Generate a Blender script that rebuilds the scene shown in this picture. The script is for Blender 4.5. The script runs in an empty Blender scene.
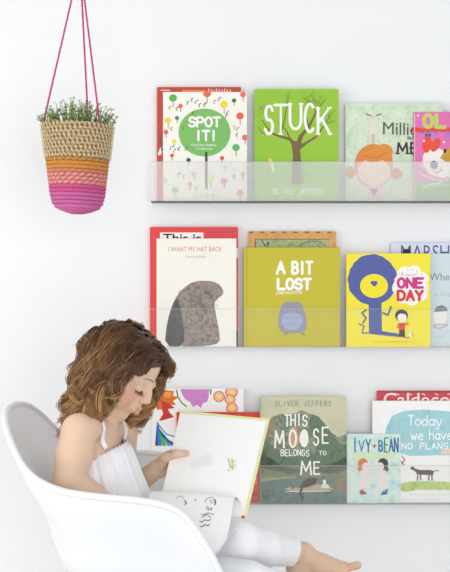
import bpy, bmesh, math, random
import numpy as np
from mathutils import Vector, Matrix
sc = bpy.context.scene
COL = sc.collection
PI = math.pi
CAMZ = 1.06          # eye height above the floor
DIST = 3.0           # camera to back wall
FPX = 1200.0

def P(px, py, y):
    s = (y + DIST) / FPX
    return Vector(((px - 225) * s, y, CAMZ - (py - 286) * s))
def A3(px, py, y):
    return np.array(P(px, py, y))

# ------------------------------------------------------------ camera, world, lights, exposure
cam_d = bpy.data.cameras.new('camera'); cam = bpy.data.objects.new('camera', cam_d); COL.objects.link(cam)
cam_d.sensor_fit = 'HORIZONTAL'; cam_d.sensor_width = 36; cam_d.lens = FPX / 450 * 36
cam.location = (0, -DIST, CAMZ); cam.rotation_euler = (PI / 2, 0, 0)
sc.camera = cam
w = bpy.data.worlds.new('world'); sc.world = w; w.use_nodes = True
w.node_tree.nodes['Background'].inputs[0].default_value = (0.92, 0.96, 1.0, 1)
w.node_tree.nodes['Background'].inputs[1].default_value = 0.67
def area(name, loc, target, sx, sy, power, color=(1, 1, 1)):
    l = bpy.data.lights.new(name, 'AREA'); l.shape = 'RECTANGLE'; l.size = sx; l.size_y = sy; l.energy = power; l.color = color
    o = bpy.data.objects.new(name, l); COL.objects.link(o); o.location = loc
    o.rotation_euler = (Vector(target) - Vector(loc)).to_track_quat('-Z', 'Y').to_euler()
area('window_light', (-2.3, -1.8, 1.1), (-0.2, 0, 0.85), 1.6, 1.8, 21, (1.0, 0.99, 0.97))
area('front_fill_light', (0.6, -4.0, 1.0), (0.25, 0, 0.75), 2.6, 1.8, 40, (0.97, 0.985, 1.0))  # added fill lamp behind the camera, no real window there
sc.view_settings.view_transform = 'Standard'; sc.view_settings.look = 'None'
sc.view_settings.gamma = 1; sc.view_settings.use_curve_mapping = False
sc.view_settings.exposure = 0.17

# ------------------------------------------------------------ materials
def lin(c):
    c = c / 255
    return c / 12.92 if c <= 0.04045 else ((c + 0.055) / 1.055) ** 2.4
_m = {}
def mat(rgb, rough=0.5, spec=0.3, noise=0.0, scale=30, bump=0.0, key=None):
    """plain painted / printed surface of one sRGB colour with a little procedural mottling"""
    k = key or (tuple(rgb), rough, spec, noise, scale, bump)
    if k in _m: return _m[k]
    m = bpy.data.materials.new('paint_%d' % len(_m)); m.use_nodes = True; _m[k] = m
    nt = m.node_tree; b = nt.nodes['Principled BSDF']
    L = [lin(x) for x in rgb]
    b.inputs['Base Color'].default_value = (*L, 1); b.inputs['Roughness'].default_value = rough
    b.inputs['Specular IOR Level'].default_value = spec
    if noise or bump:
        tc = nt.nodes.new('ShaderNodeTexCoord'); n = nt.nodes.new('ShaderNodeTexNoise')
        n.inputs['Scale'].default_value = scale; n.inputs['Detail'].default_value = 4
        nt.links.new(tc.outputs['Object'], n.inputs['Vector'])
        if noise:
            r = nt.nodes.new('ShaderNodeValToRGB')
            r.color_ramp.elements[0].position = 0.3; r.color_ramp.elements[1].position = 0.7
            r.color_ramp.elements[0].color = (*[x * (1 - noise) for x in L], 1)
            r.color_ramp.elements[1].color = (*[min(1, x * (1 + noise)) for x in L], 1)
            nt.links.new(n.outputs['Fac'], r.inputs['Fac']); nt.links.new(r.outputs['Color'], b.inputs['Base Color'])
        if bump:
            bp = nt.nodes.new('ShaderNodeBump'); bp.inputs['Strength'].default_value = bump; bp.inputs['Distance'].default_value = 0.002
            nt.links.new(n.outputs['Fac'], bp.inputs['Height']); nt.links.new(bp.outputs['Normal'], b.inputs['Normal'])
    return m
def mottled(cols, scale, key, detail=3, rough=0.5, dist=0.4):
    """a printed ground blending several sRGB colours through noise (watercolour)"""
    if key in _m: return _m[key]
    m = bpy.data.materials.new(key); m.use_nodes = True; _m[key] = m
    nt = m.node_tree; b = nt.nodes['Principled BSDF']; b.inputs['Roughness'].default_value = rough
    b.inputs['Specular IOR Level'].default_value = 0.3
    tc = nt.nodes.new('ShaderNodeTexCoord'); n = nt.nodes.new('ShaderNodeTexNoise'); n.inputs['Scale'].default_value = scale
    n.inputs['Detail'].default_value = detail; n.inputs['Distortion'].default_value = dist
    r = nt.nodes.new('ShaderNodeValToRGB'); e = r.color_ramp.elements
    ps = [0.32 + 0.36 * i / (len(cols) - 1) for i in range(len(cols))]
    e[0].position = ps[0]; e[1].position = ps[-1]
    e[0].color = (*[lin(x) for x in cols[0]], 1); e[1].color = (*[lin(x) for x in cols[-1]], 1)
    for p, c in list(zip(ps, cols))[1:-1]:
        q = e.new(p); q.color = (*[lin(x) for x in c], 1)
    nt.links.new(tc.outputs['Object'], n.inputs['Vector']); nt.links.new(n.outputs['Fac'], r.inputs['Fac'])
    nt.links.new(r.outputs['Color'], b.inputs['Base Color'])
    return m
def attr_mat(name, rough=0.5, spec=0.3, sss=0.0):
    m = bpy.data.materials.new(name); m.use_nodes = True; nt = m.node_tree; b = nt.nodes['Principled BSDF']
    a = nt.nodes.new('ShaderNodeAttribute'); a.attribute_name = 'Col'
    nt.links.new(a.outputs['Color'], b.inputs['Base Color']); b.inputs['Roughness'].default_value = rough
    b.inputs['Specular IOR Level'].default_value = spec
    if sss:
        b.inputs['Subsurface Weight'].default_value = sss; b.inputs['Subsurface Radius'].default_value = (1, .35, .2); b.inputs['Subsurface Scale'].default_value = 0.01
    return m
def acrylic(name, veil, tint=(1, 1, 1), refl=.003):
    """thin clear acrylic: see-through, a white diffuse veil mixed in (painted glare on the lips), glossy at grazing angles"""
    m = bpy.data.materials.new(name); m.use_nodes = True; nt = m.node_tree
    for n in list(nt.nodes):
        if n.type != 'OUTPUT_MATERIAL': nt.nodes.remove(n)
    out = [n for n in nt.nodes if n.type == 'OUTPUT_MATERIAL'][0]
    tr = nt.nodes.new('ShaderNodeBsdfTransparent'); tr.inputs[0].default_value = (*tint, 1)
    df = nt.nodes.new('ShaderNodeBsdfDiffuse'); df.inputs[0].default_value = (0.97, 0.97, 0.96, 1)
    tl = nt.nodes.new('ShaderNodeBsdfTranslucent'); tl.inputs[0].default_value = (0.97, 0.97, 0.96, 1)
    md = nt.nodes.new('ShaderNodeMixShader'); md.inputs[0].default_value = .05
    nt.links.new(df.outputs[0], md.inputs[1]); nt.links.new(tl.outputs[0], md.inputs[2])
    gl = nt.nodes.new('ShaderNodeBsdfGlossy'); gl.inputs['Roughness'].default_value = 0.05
    m1 = nt.nodes.new('ShaderNodeMixShader'); m1.inputs[0].default_value = veil
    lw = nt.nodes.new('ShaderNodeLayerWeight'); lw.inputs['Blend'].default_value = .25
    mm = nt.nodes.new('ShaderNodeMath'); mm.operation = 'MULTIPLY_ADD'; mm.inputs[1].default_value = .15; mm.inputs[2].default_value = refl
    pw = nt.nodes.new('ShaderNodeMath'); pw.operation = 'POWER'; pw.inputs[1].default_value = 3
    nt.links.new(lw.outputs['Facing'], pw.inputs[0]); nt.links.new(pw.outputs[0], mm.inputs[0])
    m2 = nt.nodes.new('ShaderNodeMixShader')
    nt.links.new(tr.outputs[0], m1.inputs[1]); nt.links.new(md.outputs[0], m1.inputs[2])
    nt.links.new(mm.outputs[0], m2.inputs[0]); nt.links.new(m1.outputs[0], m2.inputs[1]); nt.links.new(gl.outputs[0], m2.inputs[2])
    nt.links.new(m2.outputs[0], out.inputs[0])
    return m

# ------------------------------------------------------------ mesh collecting
class MB:
    def __init__(s): s.v = []; s.f = []; s.mi = []; s.mats = []; s.c = []
    def m(s, material):
        if material not in s.mats: s.mats.append(material)
        return s.mats.index(material)
    def add(s, vs, fs, material, col=None):
        o = len(s.v); k = s.m(material)
        s.v += [tuple(v) for v in vs]; s.f += [tuple(i + o for i in f) for f in fs]; s.mi += [k] * len(fs)
        s.c += [col or (1, 1, 1)] * len(vs)
    def box(s, a, b, material):
        (x0, y0, z0), (x1, y1, z1) = a, b
        vs = [(x0, y0, z0), (x1, y0, z0), (x1, y1, z0), (x0, y1, z0), (x0, y0, z1), (x1, y0, z1), (x1, y1, z1), (x0, y1, z1)]
        s.add(vs, [(0, 3, 2, 1), (4, 5, 6, 7), (0, 1, 5, 4), (1, 2, 6, 5), (2, 3, 7, 6), (3, 0, 4, 7)], material)
    def tube(s, pts, rad, material, n=8, col=None, cap=True, flat=1.0):
        pts = [Vector(p) for p in pts]; N = len(pts); R = rad if hasattr(rad, '__len__') else [rad] * N
        t0 = (pts[1] - pts[0]).normalized(); up = Vector((0, 0, 1)) if abs(t0.z) < .9 else Vector((1, 0, 0))
        nrm = t0.cross(up).normalized(); vs = []
        for i in range(N):
            t = (pts[min(i + 1, N - 1)] - pts[max(i - 1, 0)]).normalized()
            nrm = (nrm - t * nrm.dot(t)).normalized(); bi = t.cross(nrm)
            for k in range(n):
                a = 2 * PI * k / n; vs.append(pts[i] + (nrm * math.cos(a) + bi * math.sin(a) * flat) * R[i])
        fs = [(i * n + k, i * n + (k + 1) % n, (i + 1) * n + (k + 1) % n, (i + 1) * n + k) for i in range(N - 1) for k in range(n)]
        if cap: fs += [tuple(range(n))[::-1], tuple((N - 1) * n + k for k in range(n))]
        s.add(vs, fs, material, col)
    def build(s, name, parent=None, smooth=False, colors=False, loc=None):
        me = bpy.data.meshes.new(name)
        off = Vector(parent.location) if parent is not None and parent.parent is None else (Vector(loc) if loc else Vector((0, 0, 0)))
        if parent is not None and parent.parent is not None: off = Vector(parent.parent.location)
        me.from_pydata([tuple(Vector(v) - off) for v in s.v], [], s.f)
        for m in s.mats: me.materials.append(m)
        me.polygons.foreach_set('material_index', s.mi)
        if smooth: me.polygons.foreach_set('use_smooth', [True] * len(me.polygons))
        if colors:
            at = me.color_attributes.new('Col', 'FLOAT_COLOR', 'POINT')
            at.data.foreach_set('color', np.array([(*c, 1) for c in s.c], dtype=np.float32).ravel())
        me.validate(); me.update()
        o = bpy.data.objects.new(name, me); COL.objects.link(o)
        if parent is not None: o.parent = parent
        elif loc: o.location = loc
        return o
def root(name, loc, label, cat, group=None):
    o = bpy.data.objects.new(name, None); COL.objects.link(o); o.location = loc; o.empty_display_size = .05
    o['label'] = label; o['category'] = cat
    if group: o['group'] = group
    return o
def np_mesh(name, V, F, material, parent, colors=None, smooth=True):
    me = bpy.data.meshes.new(name); off = np.array(parent.location if parent.parent is None else parent.parent.location)
    V = np.asarray(V, dtype=np.float32) - off.astype(np.float32); F = np.asarray(F, dtype=np.int32)
    n, k = F.shape
    me.vertices.add(len(V)); me.vertices.foreach_set('co', V.ravel())
    me.loops.add(n * k); me.loops.foreach_set('vertex_index', F.ravel())
    me.polygons.add(n); me.polygons.foreach_set('loop_start', np.arange(0, n * k, k, dtype=np.int32))
    me.polygons.foreach_set('use_smooth', [smooth] * n)
    me.update(calc_edges=True); me.validate(); me.materials.append(material)
    if colors is not None:
        at = me.color_attributes.new('Col', 'FLOAT_COLOR', 'POINT')
        c = np.ones((len(V), 4), dtype=np.float32); c[:, :3] = colors; at.data.foreach_set('color', c.ravel())
    o = bpy.data.objects.new(name, me); COL.objects.link(o); o.parent = parent
    return o

# ------------------------------------------------------------ the room
def struct(name, a, b, material):
    mb = MB(); mb.box(a, b, material); o = mb.build(name); o['kind'] = 'structure'; return o
wall_m = mat((238, 238, 238), .65, .2, .006, 9, .12)
wall_m = mat((241, 241, 242), .65, .2, .006, 9, .12)
struct('wall_back', (-2.6, 0, 0), (2.6, .1, 2.75), wall_m)
struct('floor', (-2.6, -4.4, -.06), (2.6, 0, 0), mat((222, 220, 216), .6, .3, .03, 5))
struct('ceiling', (-2.6, -4.4, 2.75), (2.6, .1, 2.81), mat((214, 214, 213), .8, .2))
bb = MB(); bb.box((-2.6, -.015, 0), (2.6, 0, .1), mat((240, 240, 240), .4)); bb.build('baseboard_back')['kind'] = 'structure'

# ------------------------------------------------------------ clear acrylic picture ledges
YL = -.041   # inner face of the lips
def ledge(px_left, py_floor, py_lip, py_back, veil, floor_tint, label):
    x0 = P(px_left, 0, YL).x; x1 = .78
    zf = P(0, py_floor, YL - .003).z; zl = P(0, py_lip, YL - .003).z; zb = P(0, py_back, -.003).z
    r = root('acrylic_shelf', (x0, 0, zf), label, 'shelf', 'clear acrylic picture ledges on the wall')
    m = MB(); m.box((x0, -.0035, zf), (x1, -.0005, zb), acrylic('acrylic_back', .02, refl=.002)); m.build('back_plate', r)
    m = MB(); m.box((x0, YL - .003, zf - .0022), (x1, -.0005, zf - .0001), acrylic('acrylic_base', floor_tint[0] * .6, floor_tint)); m.build('base_plate', r)
    m = MB(); m.box((x0, YL - .003, zf + .0002), (x1, YL, zl), acrylic('acrylic_lip', veil));  # whitish veil stands in for glare reflected off the lip
    # polished top edge of the lip
    m.box((x0, YL - .0031, zl + .0001), (x1, YL + .0001, zl + .0009), acrylic('acrylic_edge', .5, (.72, .74, .74)))
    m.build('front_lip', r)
    m = MB()
    for xx in (x0 + .06, (x0 + x1) / 2, x1 - .06):
        m.tube([(xx, -.0035, zb - .012), (xx, -.0052, zb - .012)], .004, mat((235, 235, 235), .3), 12)
    m.build('mounting_screws', r)
    return zf
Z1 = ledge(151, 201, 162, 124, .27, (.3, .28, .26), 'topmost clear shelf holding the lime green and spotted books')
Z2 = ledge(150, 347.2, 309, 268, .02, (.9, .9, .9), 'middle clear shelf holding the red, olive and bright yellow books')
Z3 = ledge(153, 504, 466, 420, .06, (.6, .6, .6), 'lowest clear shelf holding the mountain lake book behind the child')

# ------------------------------------------------------------ drawn lettering
def arc(cx, cy, rx, ry, a0, a1, n=10):
    return [(cx + rx * math.cos(math.radians(a0 + (a1 - a0) * i / n)), cy + ry * math.sin(math.radians(a0 + (a1 - a0) * i / n))) for i in range(n + 1)]
G = {
 'A': [[(0, 0), (.5, 1), (1, 0)], [(.22, .38), (.78, .38)]],
 'B': [[(0, 0), (0, 1), (.5, 1)] + arc(.5, .76, .38, .24, 90, -90, 8) + [(.15, .52)], [(.5, .52)] + arc(.52, .26, .46, .26, 90, -90, 8) + [(0, 0)]],
 'C': [arc(.55, .5, .55, .5, 50, 310, 14)],
 'D': [[(0, 0), (0, 1), (.4, 1)] + arc(.4, .5, .6, .5, 90, -90, 10) + [(0, 0)]],
 'E': [[(1, 1), (0, 1), (0, 0), (1, 0)], [(0, .52), (.8, .52)]],
 'F': [[(1, 1), (0, 1), (0, 0)], [(0, .52), (.8, .52)]],
 'G': [arc(.52, .5, .52, .5, 50, 330, 14) + [(1, .45), (.6, .45)]],
 'H': [[(0, 0), (0, 1)], [(1, 0), (1, 1)], [(0, .5), (1, .5)]],
 'I': [[(.5, 0), (.5, 1)]],
 'J': [[(.8, 1), (.8, .3)] + arc(.45, .3, .35, .3, 0, -160, 8)],
 'K': [[(0, 0), (0, 1)], [(.95, 1), (.05, .45)], [(.3, .6), (1, 0)]],
 'L': [[(0, 1), (0, 0), (1, 0)]],
 'M': [[(0, 0), (.1, 1), (.5, .25), (.9, 1), (1, 0)]],
 'N': [[(0, 0), (0, 1), (1, 0), (1, 1)]],
 'O': [arc(.5, .5, .5, .5, 90, 450, 18)],
 'P': [[(0, 0), (0, 1), (.5, 1)] + arc(.5, .73, .45, .27, 90, -90, 8) + [(0, .46)]],
 'R': [[(0, 0), (0, 1), (.5, 1)] + arc(.5, .75, .45, .25, 90, -90, 8) + [(0, .5)], [(.4, .5), (1, 0)]],
 'S': [arc(.52, .74, .44, .26, 20, 250, 10) + arc(.48, .26, .48, .26, 75, -160, 10)],
 'T': [[(0, 1), (1, 1)], [(.5, 1), (.5, 0)]],
 'U': [[(0, 1), (0, .35)] + arc(.5, .35, .5, .35, 180, 360, 10) + [(1, 1)]],
 'V': [[(0, 1), (.5, 0), (1, 1)]],
 'W': [[(0, 1), (.25, 0), (.5, .75), (.75, 0), (1, 1)]],
 'X': [[(0, 0), (1, 1)], [(0, 1), (1, 0)]],
 'Y': [[(0, 1), (.5, .5), (1, 1)], [(.5, .5), (.5, 0)]],
 'o': [arc(.5, .3, .45, .3, 90, 450, 12)], 'a': [arc(.45, .3, .42, .3, 30, 330, 12), [(.9, .6), (.9, .05), (1, 0)]],
 'd': [arc(.42, .3, .4, .3, 30, 330, 12), [(.85, 1), (.85, 0)]], 'y': [[(0, .6), (.4, .05)], [(.95, .6), (.3, -.35), (.05, -.3)]],
 'e': [[(.1, .32), (.9, .35)] + arc(.5, .3, .42, .3, 10, 320, 10)], 'h': [[(0, 0), (0, 1)], [(0, .35)] + arc(.45, .35, .4, .25, 160, 0, 6) + [(.85, 0)]],
 'v': [[(0, .6), (.45, 0), (.9, .6)]], 'w': [[(0, .6), (.25, 0), (.5, .5), (.75, 0), (1, .6)]],
 'i': [[(.5, .6), (.5, 0)], [(.48, .82), (.52, .86)]], 'l': [[(.5, 1), (.5, .1), (.7, 0)]], 't': [[(.45, .95), (.45, .08), (.7, 0)], [(.1, .62), (.85, .62)]],
 'r': [[(.15, .6), (.15, 0)], [(.15, .4), (.5, .6), (.85, .5)]], 'n': [[(.1, .6), (.1, 0)], [(.1, .4)] + arc(.48, .38, .38, .22, 150, 0, 6) + [(.86, 0)]],
 'c': [arc(.5, .3, .42, .3, 45, 315, 10)], 's': [arc(.5, .45, .35, .15, 20, 250, 6) + arc(.5, .15, .38, .15, 75, -160, 6)], 'k': [[(.05, 0), (.05, 1)], [(.75, .6), (.1, .28)], [(.3, .38), (.85, 0)]],
 '+': [[(0, .5), (1, .5)], [(.5, .1), (.5, .9)]], '!': [[(.5, .3), (.5, 1)], [(.5, .02), (.5, .06)]], '.': [[(.4, .0), (.5, .04)]],
}
def font_polys(text, bold=0.0):
    c = bpy.data.curves.new('lettering', 'FONT'); c.body = text; c.size = 1; c.offset = bold; c.resolution_u = 3; c.fill_mode = 'FRONT'
    o = bpy.data.objects.new('lettering', c); COL.objects.link(o)
    dg = bpy.context.evaluated_depsgraph_get(); dg.update()
    me = bpy.data.meshes.new_from_object(o.evaluated_get(dg))
    vs = [(v.co.x, v.co.y) for v in me.vertices]; fs = [tuple(p.vertices) for p in me.polygons]
    bpy.data.objects.remove(o); bpy.data.curves.remove(c); bpy.data.meshes.remove(me)
    return vs, fs

class Book:
    """A book standing face out; drawn in the photograph's measure on its own front plane."""
    def __init__(s, label, l, r, t, zbase, yb, thick, color, name='picture_book', group=None, hard=True, spine=None, ground=None, pages=(244, 240, 230)):
        s.yf = yb - thick; s.l, s.r, s.t = l, r, t
        a = P(l, t, s.yf); b = P(r, t, s.yf); x0, x1, z1 = a.x, b.x, a.z; z0 = zbase + .0004
        s.root = root(name, ((x0 + x1) / 2, yb - thick / 2, z0), label, 'book', group)
        s.parts = {}; s.depth = {}; s.n = 0
        cm = ground or mat(color, .42, .35, .015, 60); sm = mat(spine or color, .42, .35); pm = mat(pages, .7, .2, .04, 300)
        c = MB()
        if hard:
            bd = .0022; j = .008
            c.box((x0 + j, s.yf, z0), (x1, s.yf + bd, z1), cm)              # front board
            c.box((x0, s.yf + .0006, z0), (x0 + j, s.yf + bd, z1), cm)      # joint
            c.box((x0, yb - bd, z0), (x1, yb, z1), sm)                      # back board
            c.box((x0, s.yf + bd, z0), (x0 + .0022, yb - bd, z1), sm)       # spine
            s.fy = s.yf
            g = MB(); g.box((x0 + .0024, s.yf + bd + .0002, z0 + .003), (x1 - .003, yb - bd - .0002, z1 - .003), pm)
        else:
            bd = .0006
            c.box((x0, s.yf, z0), (x1, s.yf + bd, z1), cm); c.box((x0, yb - bd, z0), (x1, yb, z1), sm)
            c.box((x0, s.yf + bd, z0), (x0 + .0007, yb - bd, z1), sm)
            g = MB(); g.box((x0 + .0008, s.yf + bd + .0001, z0 + .0003), (x1 - .0004, yb - bd - .0001, z1 - .0003), pm)
        s.parts['cover'] = c; s.parts['page_block'] = g; s.z0 = z0
    def lay(s):
        s.n += 1
        return s.yf - .00012 - s.n * .000008
    def W(s, p, y):
        # paper coordinates -> the cover plane (all layers share the plane's scale)
        q = P(p[0], p[1], s.yf); return (q.x, y, q.z)
    def mb(s, part):
        return s.parts.setdefault(part, MB())
    def clip(s, pts):
        out = [(min(max(x, s.l + .1), s.r - .1), max(y, s.t + .1)) for x, y in pts]
        return out
    def poly(s, pts, col, part='illustration', m=None, sm=0):
        for _ in range(sm):
            n = len(pts); q = []
            for i in range(n):
                a, c = pts[i], pts[(i + 1) % n]; q += [(a[0] * .75 + c[0] * .25, a[1] * .75 + c[1] * .25), (a[0] * .25 + c[0] * .75, a[1] * .25 + c[1] * .75)]
            pts = q
        y = s.lay(); pts = s.clip(pts)
        s.mb(part).add([s.W(p, y) for p in pts], [tuple(range(len(pts)))], m or mat(col, .5, .3))
    def ell(s, cx, cy, rx, ry=None, col=None, part='illustration', n=24, rot=0, m=None, jag=0, a0=0, a1=360):
        ry = ry or rx; rnd = random.Random(int(cx * 7 + cy * 13)); pts = []
        for i in range(n):
            a = math.radians(a0 + (a1 - a0) * i / (n if a1 - a0 == 360 else n - 1)); k = 1 + rnd.uniform(-jag, jag)
            x, y = rx * k * math.cos(a), ry * k * math.sin(a)
            c, q = math.cos(math.radians(rot)), math.sin(math.radians(rot))
            pts.append((cx + x * c - y * q, cy + x * q + y * c))
        s.poly(pts, col, part, m)
    def line(s, pts, wd, col, part='illustration', y=None):
        """a mitred brush stroke with rounded ends; sharp corners start a new stroke"""
        W = list(wd) if hasattr(wd, '__len__') else [wd] * len(pts); pts = s.clip(pts)
        q = [0]
        for i in range(1, len(pts)):
            if math.dist(pts[i], pts[q[-1]]) > 1e-3: q.append(i)
        pts = [pts[i] for i in q]; W = [W[i] for i in q]
        if len(pts) < 2: return
        closed = len(pts) > 4 and math.dist(pts[0], pts[-1]) < .02
        cuts = [0]
        for i in range(1, len(pts) - 1):
            a = (pts[i][0] - pts[i - 1][0], pts[i][1] - pts[i - 1][1]); b = (pts[i + 1][0] - pts[i][0], pts[i + 1][1] - pts[i][1])
            c = (a[0] * b[0] + a[1] * b[1]) / (math.hypot(*a) * math.hypot(*b))
            if c < .55: cuts.append(i)
        cuts.append(len(pts) - 1)
        if len(cuts) > 2: closed = False
        for ca, cb in zip(cuts[:-1], cuts[1:]):
            s._stroke(pts[ca:cb + 1], W[ca:cb + 1], col, part, closed)
    def _stroke(s, pts, W, col, part, closed):
        y = s.lay(); n = len(pts); L = []; R = []
        def dr(i, j):
            d = math.dist(pts[i], pts[j]); return ((pts[j][0] - pts[i][0]) / d, (pts[j][1] - pts[i][1]) / d)
        for i in range(n):
            if closed and i in (0, n - 1): a, b = dr(n - 2, n - 1), dr(0, 1)
            else: a = dr(max(i - 1, 0), max(i - 1, 0) + 1); b = dr(min(i, n - 2), min(i, n - 2) + 1)
            tx, ty = a[0] + b[0], a[1] + b[1]; l = math.hypot(tx, ty) or 1; nx, ny = -ty / l, tx / l
            k = 1 / max(.7, nx * -a[1] + ny * a[0]); h = W[i] / 2 * k
            L.append((pts[i][0] + nx * h, pts[i][1] + ny * h)); R.append((pts[i][0] - nx * h, pts[i][1] - ny * h))
        m = mat(col, .5, .3); vs = L + R; fs = [(i, i + 1, n + i + 1, n + i) for i in range(n - 1)]
        if not closed:
            for i, sg in ((0, 1), (n - 1, -1)):
                d = dr(0, 1) if i == 0 else dr(n - 2, n - 1); a0 = math.atan2(d[1], d[0]) + PI / 2 * sg; o = len(vs); h = W[i] / 2
                vs += [(pts[i][0] + h * math.cos(a0 + k * PI / 5), pts[i][1] + h * math.sin(a0 + k * PI / 5)) for k in range(1, 5)]
                fs.append((i, n + i) + tuple(range(o + 3, o - 1, -1)) if i == 0 else (n + i, i) + tuple(range(o + 3, o - 1, -1)))
        s.mb(part).add([s.W(p, y) for p in vs], fs, m)
    def hand(s, text, l, r, t, b, wd, col, part='title_lettering', gap=.25, jig=0.0, thin=None, serif=0):
        """hand-drawn letters filling the box; thin = alternate stroke width"""
        n = len(text); cw = (r - l) / (n + (n - 1) * gap); y = None; rnd = random.Random(len(text) * 31 + int(l))
        for i, ch in enumerate(text):
            if ch == ' ': continue
            x0 = l + i * cw * (1 + gap); j = rnd.uniform(-jig, jig); h = b - t; wsc = cw * (.35 if ch in 'Iil!.' else 1); x0 += (cw - wsc) / 2
            for q, st in enumerate(G[ch]):
                pts = [(x0 + u * wsc, b + j - v * h) for u, v in st]
                s.line(pts, (thin if thin and q % 2 else wd), col, part, y)
                if serif:
                    for e in (pts[0], pts[-1]): s.line([(e[0] - serif, e[1]), (e[0] + serif, e[1])], wd * .6, col, part, y)
    def type(s, text, l, r, t, b, col, bold=0.0, part='title_lettering', rot=0):
        """printed type fitted to the box"""
        vs, fs = font_polys(text, bold); xs = [v[0] for v in vs]; zs = [v[1] for v in vs]
        a, c, d, e = min(xs), max(xs), min(zs), max(zs); y = s.lay(); q = []
        for x, z in vs:
            X = l + (x - a) / (c - a) * (r - l); Y = b - (z - d) / (e - d) * (b - t)
            X = min(X, s.r); Y2 = Y + math.tan(math.radians(rot)) * (X - l); q.append(s.W((X, Y2), y))
        s.mb(part).add(q, fs, mat(col, .5, .3))
    def done(s):
        for k, m in s.parts.items(): m.build(k, s.root)
        return s.root
YB, YM, YF = -.0055, -.0165, -.0285   # backs of the rear, middle and front rows of books
SP = lambda l, r, z: 0
G1, G2, G3 = 'picture books on the top shelf', 'picture books on the middle shelf', 'picture books on the lowest shelf'

# ---- top shelf
b = Book('dark red book behind the white spotted book, only its top and left edge showing', 157, 241, 87, Z1, YB, .010, (196, 68, 52), group=G1)
b.poly([(182, 90), (206, 90), (206, 93), (182, 93)], (232, 150, 70)); 
for i in range(9): b.line([(208 + i * 2.7, 91.8), (208.8 + i * 2.7, 89 + (i % 3) * .6)], 1, (238, 225, 205), 'title_lettering')
b.line([(161, 90.2), (170, 90.2)], 1, (235, 210, 200), 'title_lettering'); b.line([(159.5, 154), (162, 147)], 3, (245, 235, 230))
b.line([(160, 136), (162, 150)], 2, (120, 90, 80)); b.done()

b = Book('white book with a large green circle title and scattered tiny dot trees', 163, 247, 92, Z1, YM, .010, (247, 244, 234), group=G1)
rnd = random.Random(5)
b.ell(204.5, 132.5, 26, 24, (128, 192, 102), n=40)
b.line([(206.3, 153), (206.3, 188)], 2.6, (78, 74, 70)); 
dots = [(173, 98, 4, (96, 178, 84)), (180.5, 106, 2.4, (232, 112, 84)), (207, 93.5, 4, (238, 108, 78)), (224, 104.5, 4, (246, 218, 70)), (234, 100.5, 2.2, (60, 110, 70)), (243, 94.5, 3, (238, 112, 84)), (240, 116, 3.8, (240, 100, 78)), (168, 120.5, 3.4, (244, 214, 90)), (177, 118, 2.2, (80, 150, 90)), (166, 132, 2.4, (225, 110, 90)), (174, 141.5, 2.2, (246, 216, 90)), (236, 147.5, 3.8, (98, 184, 104)), (245, 137.5, 3, (240, 110, 86)), (172, 155.5, 2, (230, 90, 80)), (188.5, 160, 2.2, (52, 84, 70)), (222, 158, 2.2, (226, 92, 80)), (175, 190, 3.4, (128, 206, 140)), (190, 184, 2.2, (240, 130, 120)), (211, 179, 3.2, (236, 232, 120)), (224, 181, 3.4, (238, 120, 120)), (240, 193, 3.4, (244, 130, 110)), (243, 174, 2.2, (240, 130, 110)), (194, 174, 2.6, (246, 200, 170)), (234, 176, 2, (150, 200, 180)), (165, 180, 2, (220, 230, 150)), (196, 188, 1.8, (220, 226, 120)), (234, 126, 1.5, (244, 216, 120)), (213, 196, 2, (236, 226, 140))]
for x, y, r, c in dots:
    b.line([(x, y), (x + .2, y + r * 2.3)], .7, (110, 100, 80)); b.ell(x, y, r, r * .95, c, n=14)
for x, y in [(187, 102), (191, 99), (196, 101), (199, 104), (204, 104), (214, 101), (219, 98), (227, 112), (183, 127), (169, 107), (170.5, 128), (178, 148), (186, 148), (236, 134), (237, 128), (171, 147), (193, 112), (226, 115), (174, 150), (225, 167), (183, 176), (178, 174), (205, 103), (176, 108)]:
    b.line([(x, y), (x + rnd.uniform(-1, 1), y + 2.6)], .8, (90, 130, 80) if rnd.random() < .5 else (100, 92, 84))
    b.ell(x + 1.5, y - .5, .8, .8, (226, 140, 70) if rnd.random() < .5 else (90, 150, 80), n=8)
b.hand('SPOT', 189, 220, 117.5, 126.5, 2.3, (250, 250, 244), gap=.28); b.hand('IT!', 195, 217, 131, 140.3, 2.4, (250, 250, 244), gap=.1)
b.type('Find the Hidden', 191.5, 216.5, 143.8, 146.2, (240, 246, 232), .015); b.type('Creatures', 196.5, 212.5, 147.6, 149.8, (240, 246, 232), .015)
b.line([(192, 195), (217, 194.6)], .7, (190, 196, 170)); b.done()

b = Book('lime green book with white capital letters and a bare brown tree', 254.5, 338.5, 89, Z1, YM, .012, (150, 196, 50), group=G1)
br = (122, 98, 66)
b.line([(297, 182), (296.6, 160), (295, 145)], [7, 6, 7], br); b.poly([(291, 183), (303, 183), (300, 150), (302, 142), (293, 141), (293, 155)], br)
for pts, w0 in [([(295, 146), (290, 139), (280, 136.5), (271, 133), (262, 120)], [5, 3, 2.2, 1.6, .8]), ([(297, 148), (301, 136), (309, 127), (316, 112), (326, 98)], [6, 3.8, 2.6, 1.6, .6]), ([(299, 148), (306, 143), (316, 137), (324, 126), (331, 114)], [4, 2.6, 1.8, 1.2, .6]), ([(280, 136.5), (284, 122), (287, 104), (290, 92)], [1.8, 1.2, .8, .5]), ([(309, 127), (306, 116), (309, 102)], [1.6, 1, .5]), ([(271, 133), (262, 133), (258, 126)], [1.3, 1, .5]), ([(290, 139), (286, 130), (279, 124)], [1.6, 1, .5]), ([(316, 112), (311, 104), (305, 98)], [1, .7, .4]), ([(324, 126), (333, 121)], [1, .5])]:
    b.line(pts, w0, br)
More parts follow.
